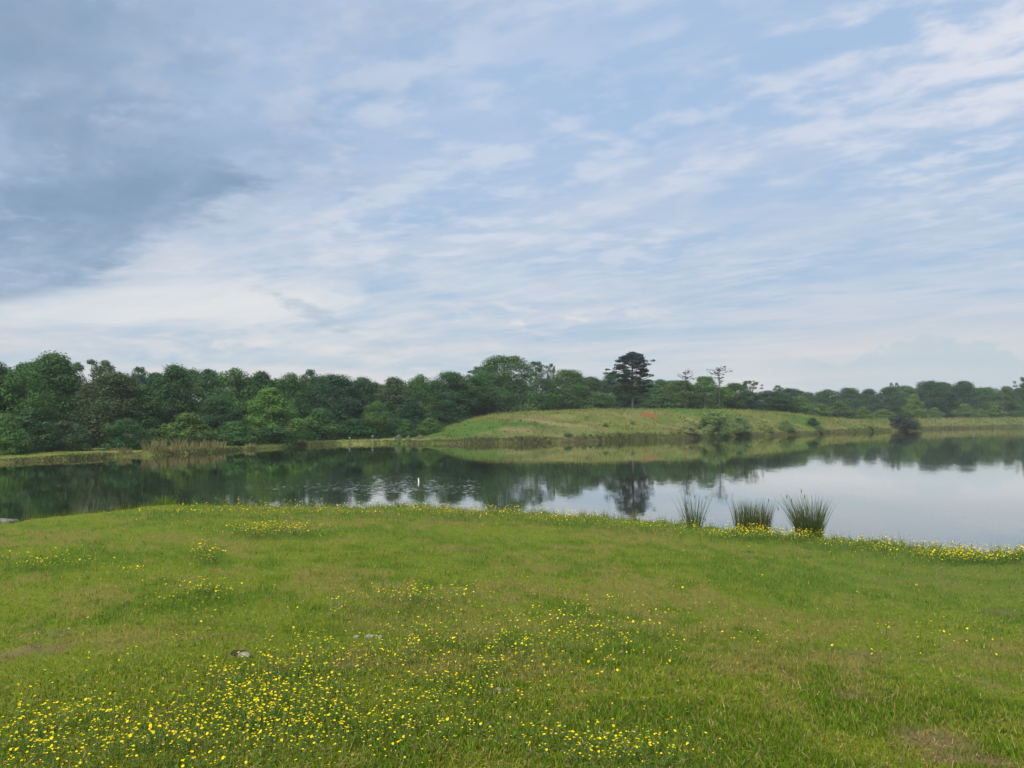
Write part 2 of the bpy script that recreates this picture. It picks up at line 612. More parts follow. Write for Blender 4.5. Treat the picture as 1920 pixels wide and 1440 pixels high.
def water_mat():
    m, nb, out = mat('pond_water')
    tc = nb.node('ShaderNodeTexCoord')
    pos = S(nb, tc.outputs['Object'])
    x, y, z = nb.sep(pos)
    p1 = nb.noise(nb.vec(x * .8, y * 1.3, 0), 4.2, 3, .55, col=True)
    p2 = nb.noise(nb.vec(x * .8, y * .8, 4.0), 11.0, 2, .5, col=True)
    swell = nb.noise(nb.vec(x * .5, y * .5, 8.0), .9, 2, .5, col=True)
    # gusts: where wind roughens the surface
    g = nb.noise(nb.vec(x * .06, y * .05, 2.0), 1.0, 4, .6)
    brk = nb.noise(nb.vec(x * .28, y * .22, 5.0), 1.0, 4, .6)
    g1 = nb.gauss((x + 8.0) / 10.5, (y - 39.0) / 7.0)
    g2 = nb.gauss((x - 37.0) / 13.0, (y - 119.0 - (x - 37.0) * .76) / 1.6)
    g3 = nb.gauss((x + 11.5) / 11.0, (y - 71.0) / 2.8)
    gust = nb.ss(g1 * .8 + g2 * .8 + g3 * .6 + (brk - .5) * .9, .20, .65)
    amp = gust * .095 + g2 * .55 + nb.ss(g, .48, .66) * .020 + .009
    s1, s2, _ = nb.sep(p1)
    s3, s4, _ = nb.sep(p2)
    s5, s6, _ = nb.sep(swell)
    nx = ((s1 - .5) + (s3 - .5) * .8) * amp + (s5 - .5) * .004
    ny = ((s2 - .5) + (s4 - .5) * .8) * amp + (s6 - .5) * .004
    nn = nb.node('ShaderNodeVectorMath', operation='NORMALIZE')
    nb.put(nn.inputs[0], nb.vec(nx, ny, 1.0))
    df = nb.node('ShaderNodeBsdfDiffuse')
    df.inputs[0].default_value = (.014, .026, .012, 1)
    gl = nb.node('ShaderNodeBsdfGlossy')
    gl.inputs['Color'].default_value = (1, .985, .95, 1)
    gl.inputs['Roughness'].default_value = .035
    frn = nb.node('ShaderNodeFresnel')
    frn.inputs['IOR'].default_value = 1.333
    nb.t.links.new(nn.outputs[0], gl.inputs['Normal'])
    nb.t.links.new(nn.outputs[0], frn.inputs['Normal'])
    mx = nb.node('ShaderNodeMixShader')
    nb.put(mx.inputs[0], (S(nb, frn.outputs[0]) * 1.5).min(.93))
    nb.t.links.new(df.outputs[0], mx.inputs[1])
    nb.t.links.new(gl.outputs[0], mx.inputs[2])
    nb.t.links.new(mx.outputs[0], out.inputs[0])
    return m


M_GRASS = leaf_mat('grass_blades', .35)
M_LEAF = leaf_mat('tree_leaves', .22, True)
M_NEEDLE = leaf_mat('pine_needles', .10, True)
M_BARK = plain_mat('bark', (.13, .11, .09), .9, .1, .3, 6.0, .6)
M_PALEBARK = plain_mat('weathered_bark', (.085, .09, .065), .9, .1, .3, 5.0, .6)
M_MEADOW = soil_mat('meadow_soil', 6.0, .9, .03)
M_FAR = soil_mat('bank_soil', 1.2, .7, .12)
M_BED = plain_mat('pond_mud', (.06, .05, .035), .9, .1, .3, 1.0)
M_WATER = water_mat()

# ------------------------------------------------------------------ ground sheets
ang = np.concatenate([np.radians(np.arange(-180, -70, 4.0)), np.radians(np.arange(-70, -40, 1.0)), np.radians(np.arange(-40, 40, .2)),
                      np.radians(np.arange(40, 70, 1.0)), np.radians(np.arange(70, 180.1, 4.0))])


def rings(p):
    rn, rf = np.interp(p, nb_p, nb_r), np.interp(p, fb_p, fb_r)
    a = np.concatenate([np.geomspace(.05, 1, 90) - .05])[:-1] / .95
    near = .05 + (rn - 1.3) * a
    ne = np.linspace(rn - 1.3, rn + 1.2, 14)
    bed = np.linspace(rn + 1.2, rf - 1.6, 8)[1:-1]
    fe = np.linspace(rf - 1.6, rf + 1.6, 14)
    hill = rf + 1.6 + 68 * np.linspace(0, 1, 46)[1:] ** 1.15
    out = np.geomspace(rf + 75, 4500, 22)
    return np.concatenate([near, ne, bed, fe, hill, out]), (len(near) + len(ne), len(near) + len(ne) + len(bed))


R, (i_edge, i_far) = [], (0, 0)
for p in ang:
    rr, (i_edge, i_far) = rings(p)
    R.append(rr)
R = np.array(R)
GX, GY = R * np.sin(ang)[:, None], R * np.cos(ang)[:, None]
GZ = height(GX, GY)
NA, NR = R.shape


def sheet(name, amask, j0, j1, m, colf):
    """faces between rings j0..j1 for the sectors chosen by amask"""
    idx = np.arange(NA * NR).reshape(NA, NR)
    q = np.stack([idx[:-1, j0:j1], idx[:-1, j0 + 1:j1 + 1], idx[1:, j0 + 1:j1 + 1], idx[1:, j0:j1]], -1)[amask]
    q = q.reshape(-1, 4)
    used, inv = np.unique(q.ravel(), return_inverse=True)
    v = np.stack([GX.ravel()[used], GY.ravel()[used], GZ.ravel()[used]], -1)
    me = mesh(name, v, [inv.reshape(-1, 4)[:, ::-1]], [m], colf(v[:, 0], v[:, 1]) if colf else None, True)
    return tag(link(name, me), kind='structure')


mid = (ang[:-1] + ang[1:]) / 2
all_a = np.ones(NA - 1, bool)
hill_a = (mid > math.atan(t_of(768))) & (mid < math.atan(t_of(1548)))
meadow = sheet('meadow', all_a, 0, i_edge - 1, M_MEADOW, lambda x, y: meadow_col(x, y)[0] * np.array([.62, .63, .60]))
bed = sheet('pond_bed', all_a, i_edge - 1, i_far, M_BED, None)
j_hill = i_far + 14 + 45
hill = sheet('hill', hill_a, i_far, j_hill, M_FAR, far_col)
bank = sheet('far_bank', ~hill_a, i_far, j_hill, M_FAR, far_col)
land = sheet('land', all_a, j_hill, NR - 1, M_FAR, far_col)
for o, l in ((meadow, 'mown meadow sloping down to the pond'), (hill, 'grassy hill with a red soil scar across the pond'), (bank, 'low grassy far shore of the pond')):
    o['label'] = l

wa = np.radians(np.arange(-66, 66.01, 1.0))
wn, wf = np.interp(wa, nb_p, nb_r) - 1.8, np.interp(wa, fb_p, fb_r) * 1.02 + 1.5
fr = np.linspace(0, 1, 9)
wr = wn[:, None] + (wf - wn)[:, None] * fr
wv = np.stack([wr * np.sin(wa)[:, None], wr * np.cos(wa)[:, None], np.zeros_like(wr)], -1).reshape(-1, 3)
wi = np.arange(len(wa) * 9).reshape(len(wa), 9)
wq = np.stack([wi[:-1, :-1], wi[1:, :-1], wi[1:, 1:], wi[:-1, 1:]], -1).reshape(-1, 4)
water = tag(link('water', mesh('water', wv, [wq[:, ::-1]], [M_WATER], None, True)), 'calm pond water with wind ripples and tree reflections', kind='structure')
if water.data.polygons[0].normal.z < 0:
    water.data.flip_normals()


# ------------------------------------------------------------------ grass
def blades(name, x, y, hgt, wid, col, seg2, lean=.55, parent=None, m=None):
    """one joined mesh of blades; seg2 marks those that bend in the middle"""
    n = len(x)
    z = height(x, y) - .008
    th = rng.uniform(0, 2 * math.pi, n)
    wx, wy = np.cos(th), np.sin(th)
    ln = rng.uniform(.05, 1.0, n) * lean * hgt
    la = rng.uniform(0, 2 * math.pi, n)
    lx, ly = np.cos(la) * ln, np.sin(la) * ln
    V, T, Cc, off = [], [], [], 0
    tone = rng.uniform(.55, 1.50, n)[:, None]
    hue = np.stack([rng.uniform(.88, 1.16, n), rng.uniform(.94, 1.06, n), rng.uniform(.8, 1.2, n)], -1)
    c = col * tone * hue
    s = ~seg2
    if s.any():
        k = s.sum()
        b = np.stack([x[s], y[s], z[s]], -1)
        w = np.stack([wx[s], wy[s], 0 * wx[s]], -1) * (wid[s] / 2)[:, None]
        tp = b + np.stack([lx[s], ly[s], hgt[s]], -1)
        V.append(np.stack([b - w, b + w, tp], 1).reshape(-1, 3))
        T.append(np.arange(3 * k).reshape(-1, 3) + off)
        Cc.append(np.repeat(c[s], 3, 0))
        off += 3 * k
    if seg2.any():
        s = seg2
        k = s.sum()
        b = np.stack([x[s], y[s], z[s]], -1)
        w = np.stack([wx[s], wy[s], 0 * wx[s]], -1) * (wid[s] / 2)[:, None]
        md = b + np.stack([lx[s] * .35, ly[s] * .35, hgt[s] * .6], -1)
        tp = b + np.stack([lx[s], ly[s], hgt[s]], -1)
        V.append(np.stack([b - w, b + w, md + w * .8, md - w * .8, tp], 1).reshape(-1, 3))
        i = (np.arange(k) * 5)[:, None] + off
        T.append(np.concatenate([i + [0, 1, 2], i + [0, 2, 3], i + [3, 2, 4]], 0))
        Cc.append(np.repeat(c[s], 5, 0))
    me = mesh(name, np.concatenate(V), [np.concatenate(T)], [m or M_GRASS], np.concatenate(Cc))
    return link(name, me, parent)


def scatter_meadow(n):
    # density falls with distance so that every part of the view is equally covered
    ph = rng.uniform(-.78, .78, n)
    rn = np.interp(ph, nb_p, nb_r)
    r0 = 2.3
    uu = rng.uniform(0, 1, n)
    r = r0 * (rn + .25) / r0 / (1 + uu * ((rn + .25) / r0 - 1))     # pdf ~ 1/r^2
    r = (r0 * (rn + .25)) / (r0 + uu * ((rn + .25) - r0)) if False else 1.0 / (1.0 / (rn + .25) + uu * (1 / r0 - 1 / (rn + .25)))
    return r * np.sin(ph), r * np.cos(ph), r, rn


N_BL = 520000
bx, by, br, brn = scatter_meadow(N_BL)
bc, blush, bdirt = meadow_col(bx, by)
keep = rng.uniform(0, 1, N_BL) > bdirt * .8
bx, by, br, brn, bc, blush = bx[keep], by[keep], br[keep], brn[keep], bc[keep], blush[keep]
edge_f = sst(br - brn, -1.6, -.1)
straw_b = rng.uniform(0, 1, len(bx)) < .14
bc = np.where(straw_b[:, None], np.array([.31, .25, .095]) * rng.uniform(.6, 1.1, (len(bx), 1)), bc)
bh = (.020 + .026 * rng.uniform(0, 1, len(bx)) ** 2 + .022 * blush + .07 * edge_f * rng.uniform(.2, 1.4, len(bx))) * (1 + .02 * br)
bw = (.0034 + .00055 * br) * rng.uniform(.7, 1.3, len(bx))
grass = blades('grass', bx, by, bh, bw, bc, br < 7.0, .9)
tag(grass, 'short yellow-green grass with straw and bare patches', kind='stuff')

# low broad-leaved weeds and clover between the blades, and dead straws lying flat
n = 26000
wx_, wy_, wr_, wrn_ = scatter_meadow(n)
wc_, wl_, wd_ = meadow_col(wx_, wy_)
cl = sst(fbm(wx_, wy_, 1.3, 501, 4), .50, .62)
kp = (rng.uniform(0, 1, n) < .12 + .88 * cl) & (wr_ < 14)
wx_, wy_, wr_ = wx_[kp], wy_[kp], wr_[kp]
n = len(wx_)
wz_ = height(wx_, wy_) + rng.uniform(.012, .038, n)
sz = rng.uniform(.006, .014, n) * (1 + .05 * wr_)
V, Q = [], []
a0 = rng.uniform(0, 2 * math.pi, n)
cen = np.stack([wx_, wy_, wz_], -1)
for k in range(3):
    an = a0 + k * 2.094
    d = np.stack([np.cos(an), np.sin(an), rng.uniform(-.25, .45, n)], -1) * sz[:, None]
    e = np.stack([-np.sin(an), np.cos(an), rng.uniform(-.3, .3, n)], -1) * (sz * .55)[:, None]
    V.append(np.stack([cen, cen + d * .65 + e, cen + d * 1.25, cen + d * .65 - e], 1).reshape(-1, 3))
    Q.append(np.arange(4 * n).reshape(-1, 4) + 4 * n * k)
cc = np.array([.070, .135, .022]) * rng.uniform(.6, 1.5, (n, 1)) * rng.uniform(.9, 1.1, (n, 3))
cc = np.tile(np.repeat(cc, 4, 0), (3, 1))
tag(link('clover', mesh('clover', np.concatenate(V), [np.concatenate(Q)], [M_GRASS], cc)), 'low clover and weed leaves in patches through the grass', kind='stuff')
n = 14000
sx_, sy_, sr_, _ = scatter_meadow(n)
kp = sr_ < 12
sx_, sy_, sr_ = sx_[kp], sy_[kp], sr_[kp]
n = len(sx_)
sz_ = height(sx_, sy_) + rng.uniform(.008, .035, n)
an = rng.uniform(0, 2 * math.pi, n)
ln = rng.uniform(.02, .07, n)
d = np.stack([np.cos(an), np.sin(an), rng.uniform(-.25, .35, n)], -1) * ln[:, None]
e = np.stack([-np.sin(an), np.cos(an), 0 * an], -1) * (.0016 + .0003 * sr_)[:, None]
c0 = np.stack([sx_, sy_, sz_], -1)
cc = np.array([.34, .26, .12]) * rng.uniform(.45, 1.15, (n, 1))
tag(link('dead_straw', mesh('dead_straw', np.stack([c0 - e, c0 + e, c0 + d + e * .6, c0 + d - e * .6], 1).reshape(-1, 3), [np.arange(4 * n).reshape(-1, 4)], [M_GRASS], np.repeat(cc, 4, 0))),
    'dead straw lying in the meadow grass', kind='stuff')

# taller fringe along the water's edge
n = 22000
ph = rng.uniform(-.72, .72, n)
rr = np.interp(ph, nb_p, nb_r) + (fbm(ph * 40, ph * 0, 1.0, 3, 3) - .5) * .9 - np.abs(rng.normal(0, .28, n)) + .12
fx, fy = rr * np.sin(ph), rr * np.cos(ph)
tall = sst(fbm(ph * 30, ph * 0 + 3, 1.0, 77, 4), .42, .68)
fh = rng.uniform(.06, .17, n) * (.6 + 1.1 * tall) + (rng.uniform(0, 1, n) < .02 * (1 + 2 * (ph > .36))) * rng.uniform(.08, .26, n)
fc = meadow_col(fx, fy)[0] * .85
fringe = blades('bank_grass', fx, fy, fh, np.full(n, .011), fc, np.zeros(n, bool), .45)
tag(fringe, 'taller grass fringing the near bank', kind='stuff')

# rough grass over the hill and the far shores
n = 70000
uu = rng.uniform(-260, 2180, n)
fY = shore_line(uu)
L = np.interp(uu, CR[:, 0], CR[:, 1])
qq = rng.uniform(0, 1, n) ** 1.5 * (L + 9) + .10
Yh = fY + qq
hx, hy = t_of(uu) * Yh, Yh
hh = rng.uniform(.06, .22, n) * (.5 + 1.2 * sst(fbm(hx, hy, .9, 311, 3), .42, .68)) * (.55 + .9 * fbm(hx, hy, .3, 301, 3)) * np.where(uu < 760, .8, 1.0) * np.clip(Yh / 120, .55, 1.6)
hcol = far_col(hx, hy)
bad = (hcol[:, 0] > hcol[:, 1] * 1.35)
hw = rng.uniform(.08, .18, n) * np.clip(Yh / 120, .5, 2.2)
sel = ~bad
rough_g = blades('rough_grass', hx[sel], hy[sel], hh[sel], hw[sel], hcol[sel] * 1.32, np.zeros(sel.sum(), bool), .5)
tag(rough_g, 'rough tussocky grass on the hill and far shores', kind='stuff')

# weedy strip hanging over the waterline of the far shores
n = 30000
uu = rng.uniform(-200, 2100, n)
Yh = shore_line(uu) + np.abs(rng.normal(0, .45, n)) - .15
hx, hy = t_of(uu) * Yh, Yh
dens = fbm(uu, uu * 0, .012, 401, 4)
hh = rng.uniform(.10, .38, n) * (.3 + 1.3 * sst(dens, .35, .65)) * np.where(uu < 700, .40, 1.0)
wc = np.where(rng.uniform(0, 1, n)[:, None] < .35, np.array([.165, .145, .070]), np.array([.105, .140, .050])) * (.7 + .5 * dens)[:, None]
strip = blades('shore_weeds', hx, hy, hh, rng.uniform(.06, .16, n), wc, np.zeros(n, bool), .5)
tag(strip, 'weedy strip along the waterline of the far shores', kind='stuff')

# ------------------------------------------------------------------ trees
PROTO = {}


def leaf_cloud(lobes, n, size, seed, squash=.85, tilt=.8):
    """lobes: (x, y, z, radius).  Returns verts, quads, colours of n leaf sprays."""
    g = np.random.default_rng(seed)
    lobes = np.array(lobes)
    w = lobes[:, 3] ** 2
    li = g.choice(len(lobes), n, p=w / w.sum())
    d = g.normal(size=(n, 3))
    d /= np.linalg.norm(d, axis=1)[:, None]
    rr = lobes[li, 3] * (.62 + .45 * g.uniform(0, 1, n)) * np.where(g.uniform(0, 1, n) < .28, 1.3, 1.0)
    # lumpy lobe surface
    c = lobes[li, :3] + d * (rr * np.array([[1], [1], [squash]])).T
    nn = d * .8 + g.normal(size=(n, 3)) * tilt * .38 + np.array([0, 0, .25])
    nn /= np.linalg.norm(nn, axis=1)[:, None]
    a = np.cross(nn, g.normal(size=(n, 3)))
    a /= np.linalg.norm(a, axis=1)[:, None]
    b = np.cross(nn, a)
    s = size * g.uniform(.5, 1.35, n)[:, None]
    v = np.stack([c - a * s, c + b * s * .6, c + a * s, c - b * s * .6], 1).reshape(-1, 3)
    tone = g.uniform(.88, 1.12, len(lobes))[li] * g.uniform(.80, 1.20, n)
    yel = g.uniform(.85, 1.2, len(lobes))[li]
    col = np.stack([tone * yel, tone, tone * g.uniform(.8, 1.1, n)], -1)
    return v, np.arange(4 * n).reshape(-1, 4), np.repeat(col, 4, 0)


def tree_proto(key, seed, aspect, zlo, prof, nl, nleaf, lsize, lobe=(.08, .15), bare=0.0, trunk_r=.018, squash=.85, mat_l=None, mat_b=None, fill=.35, limbs=7):
    g = np.random.default_rng(seed)
    L = []
    for i in range(nl):
        t = g.uniform(0, 1)
        Rm = prof(t) * aspect * .5
        an = g.uniform(0, 2 * math.pi)
        rl = g.uniform(*lobe) * (.85 + .4 * (1 - t))
        rd = max(Rm - rl * .75, 0) * (g.uniform(fill, 1.0) ** .6)
        z = zlo + (1 - zlo) * t
        z = min(z, 1 - rl * .8)
        L.append((rd * math.cos(an), rd * math.sin(an), z, rl))
    top = 1 - lobe[1] * .8
    L.append((0, 0, top, lobe[1] * .8))
    v, q, c = leaf_cloud(L, nleaf, lsize, seed + 5, squash)
    crown = mesh(key + '_crown', v, [q], [mat_l or M_LEAF], c)
    G = Geo()
    bend = g.normal(0, .012, 6)
    pts = [(bend[i] * i * .3, bend[5 - i] * i * .3, .93 * i / 5 - .02) for i in range(6)]
    G.tube(pts, [trunk_r * (1 - .16 * i) * (1.25 if i == 0 else 1) for i in range(6)], 7)
    Ls = sorted(L, key=lambda l: -l[3])[:limbs]
    for lx, ly, lz, lr in Ls:
        z0 = max(.12, lz * .55)
        G.tube([(0, 0, z0), (lx * .45, ly * .45, z0 + (lz - z0) * .55), (lx * .95, ly * .95, lz)], [trunk_r * .42, trunk_r * .28, trunk_r * .1], 5)
    PROTO[key] = (G.mesh(key + '_trunk', [mat_b or M_BARK], smooth=True), crown, aspect)


ov = lambda t: max(.14, (.6 + .4 * min(1, t * 3)) * math.sqrt(max(0, 1 - t ** 3.2)))
tree_proto('round_a', 11, .80, .06, ov, 110, 25000, .0108, (.06, .12), fill=.25)
tree_proto('round_b', 12, .88, .03, lambda t: max(.25, (1 - t ** 2.8)) * (.82 + .18 * math.sin(t * 9)), 115, 25000, .0108, (.06, .12), fill=.25)
tree_proto('tall_a', 13, .62, .04, lambda t: max(.22, 1 - t ** 3) * (.80 + .20 * math.sin(t * 8 + 1)), 100, 21000, .0104, (.055, .105), fill=.25)
tree_proto('tall_b', 14, .66, .06, ov, 100, 21000, .0104, (.055, .11), fill=.25)
tree_proto('spread_a', 15, 1.05, .08, lambda t: max(.25, math.sin(min(1, t * .8 + .22) * math.pi)), 105, 20000, .0118, (.06, .12), fill=.3)
tree_proto('dome', 16, 1.12, .02, lambda t: max(.1, math.sqrt(max(0, 1 - (t * .97) ** 2.2))), 170, 40000, .0100, (.06, .11), fill=.35)
um = lambda t: max(.3, math.sqrt(max(0, 1 - t ** 2.4)))
tree_proto('airy_a', 17, .80, .74, um, 40, 5000, .0100, (.035, .065), trunk_r=.014, squash=.6, limbs=24, fill=.35)
tree_proto('airy_b', 18, .60, .70, um, 34, 4000, .0100, (.035, .065), trunk_r=.012, squash=.7, limbs=18, fill=.3)
tree_proto('bush_a', 19, 1.25, .06, lambda t: max(.2, math.sqrt(max(0, 1 - t ** 2))), 70, 12000, .0185, (.09, .17), trunk_r=.02, fill=.25)
tree_proto('bush_b', 20, 1.0, .05, lambda t: max(.2, 1 - t ** 2.2), 66, 12000, .0190, (.09, .17), trunk_r=.02, fill=.25)
tree_proto('light', 21, .95, .03, lambda t: max(.15, 1 - t ** 2.0), 120, 24000, .0108, (.055, .11), fill=.35)
PEAR = None

# loblolly pine: plates of needles on ascending limbs, gaps between them
g = np.random.default_rng(44)
L, G = [], Geo()
G.tube([(0, 0, -.02), (.004, 0, .25), (-.006, .003, .5), (.006, 0, .75), (0, 0, .96)], [.022, .018, .015, .010, .004], 8)
for i in range(52):
    t = (i + g.uniform(0, .8)) / 52
    z0 = .27 + .66 * t
    Rm = .45 * (.72 + .28 * min(1, t * 4)) * math.sqrt(max(0, 1 - t ** 4)) + .03
    an = i * 2.4 + g.uniform(-.5, .5)
    rd = Rm * g.uniform(.60, .97) - .05
    ex, ey, ez = rd * math.cos(an), rd * math.sin(an), z0 + rd * .16
    G.tube([(0, 0, z0 - .02), (ex * .5, ey * .5, z0 + rd * .02), (ex, ey, ez)], [.008, .006, .002], 5)
    for k in range(3):
        f = g.uniform(.5, 1.08)
        L.append((ex * f + g.normal(0, .03), ey * f + g.normal(0, .03), ez + g.uniform(-.008, .02), g.uniform(.036, .066)))
L += [(0, 0, .955, .06), (.05, .02, .94, .06), (-.06, -.02, .93, .06), (.0, .06, .92, .06)]
v, q, c = leaf_cloud(L, 15000, .012, 46, .42, 1.2)
PROTO['pine'] = (G.mesh('pine_trunk', [M_BARK], smooth=True), mesh('pine_crown', v, [q], [M_NEEDLE], c), .92)


def snag_proto(key, seed, many):
    g = np.random.default_rng(seed)
    G = Geo()
    G.tube([(0, 0, -.02), (.006, .002, .4), (-.004, .004, .75), (.004, 0, .97)], [.0085, .0075, .006, .003], 7)
    L = []
    for i in range(many):
        z0 = .52 + .45 * g.uniform(0, 1) ** .6
        an = g.uniform(0, 2 * math.pi)
        l = g.uniform(.04, .20) * (.45 + .7 * (z0 > .75))
        e1 = (l * .55 * math.cos(an), l * .55 * math.sin(an), z0 + l * .25)
        e2 = (l * math.cos(an + .3), l * math.sin(an + .3), z0 + l * g.uniform(.2, .75))
        G.tube([(0, 0, z0), e1, e2], [.0048, .0036, .0018], 5)
        for k in range(2):
            a3 = an + g.uniform(-.9, .9)
            G.tube([e1, (e1[0] + l * .4 * math.cos(a3), e1[1] + l * .4 * math.sin(a3), e1[2] + l * g.uniform(.1, .5))], [.003, .0014], 4)
        L.append((*e2, g.uniform(.010, .026)))
        if g.uniform() < .5: L.append((*e1, g.uniform(.010, .02)))
    L.append((0, 0, .97, .022))
    v, q, c = leaf_cloud(L, 900, .008, seed + 1, .7)
    PROTO[key] = (G.mesh(key + '_trunk', [M_PALEBARK], smooth=True), mesh(key + '_crown', v, [q], [M_LEAF], c), .4)


snag_proto('snag_a', 61, 26)
snag_proto('snag_b', 62, 28)

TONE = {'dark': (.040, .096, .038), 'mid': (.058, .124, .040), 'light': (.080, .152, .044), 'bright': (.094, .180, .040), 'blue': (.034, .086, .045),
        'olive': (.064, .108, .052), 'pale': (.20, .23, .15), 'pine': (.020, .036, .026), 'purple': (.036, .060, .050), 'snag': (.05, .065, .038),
        'hillgreen': (.130, .200, .080), 'hillolive': (.225, .270, .120)}


def plant(name, proto, u, vtop, Yd, wpx, tone, label, cat='tree', group=None, vbase=None, base_off=-.1):
    x, y = t_of(u) * Yd, Yd
    zb = float(height(np.array([x]), np.array([y]))[0]) + base_off
    ztop = at_depth(u, vtop, Yd)[2]
    h = max(ztop - zb, .4)
    w = wpx / F * Yd * (1.28 if name == 'broadleaf_tree' and 'airy' not in proto else 1.0)
    tr, cr, asp = PROTO[proto]
    if name == 'shrub':
        w = min(w, (2.0 if tone != 'purple' else 2.8) * h)
    root = bpy.data.objects.new(name, None)
    COL.objects.link(root)
    root.empty_display_size = .5
    root.location = (x, y, zb)
    sx = w / asp
    root.scale = (sx, sx, h)
    root.rotation_euler = (0, 0, random.uniform(0, 6.28))
    tag(root, label, cat, group)
    a = link('trunk', tr, root)
    b = link('stems' if False else 'crown', cr, root)
    k = random.uniform(.9, 1.1)
    tc = TONE[tone]
    b.color = (tc[0] * k * random.uniform(.93, 1.08), tc[1] * k, tc[2] * k * random.uniform(.9, 1.1), 1)
    return root


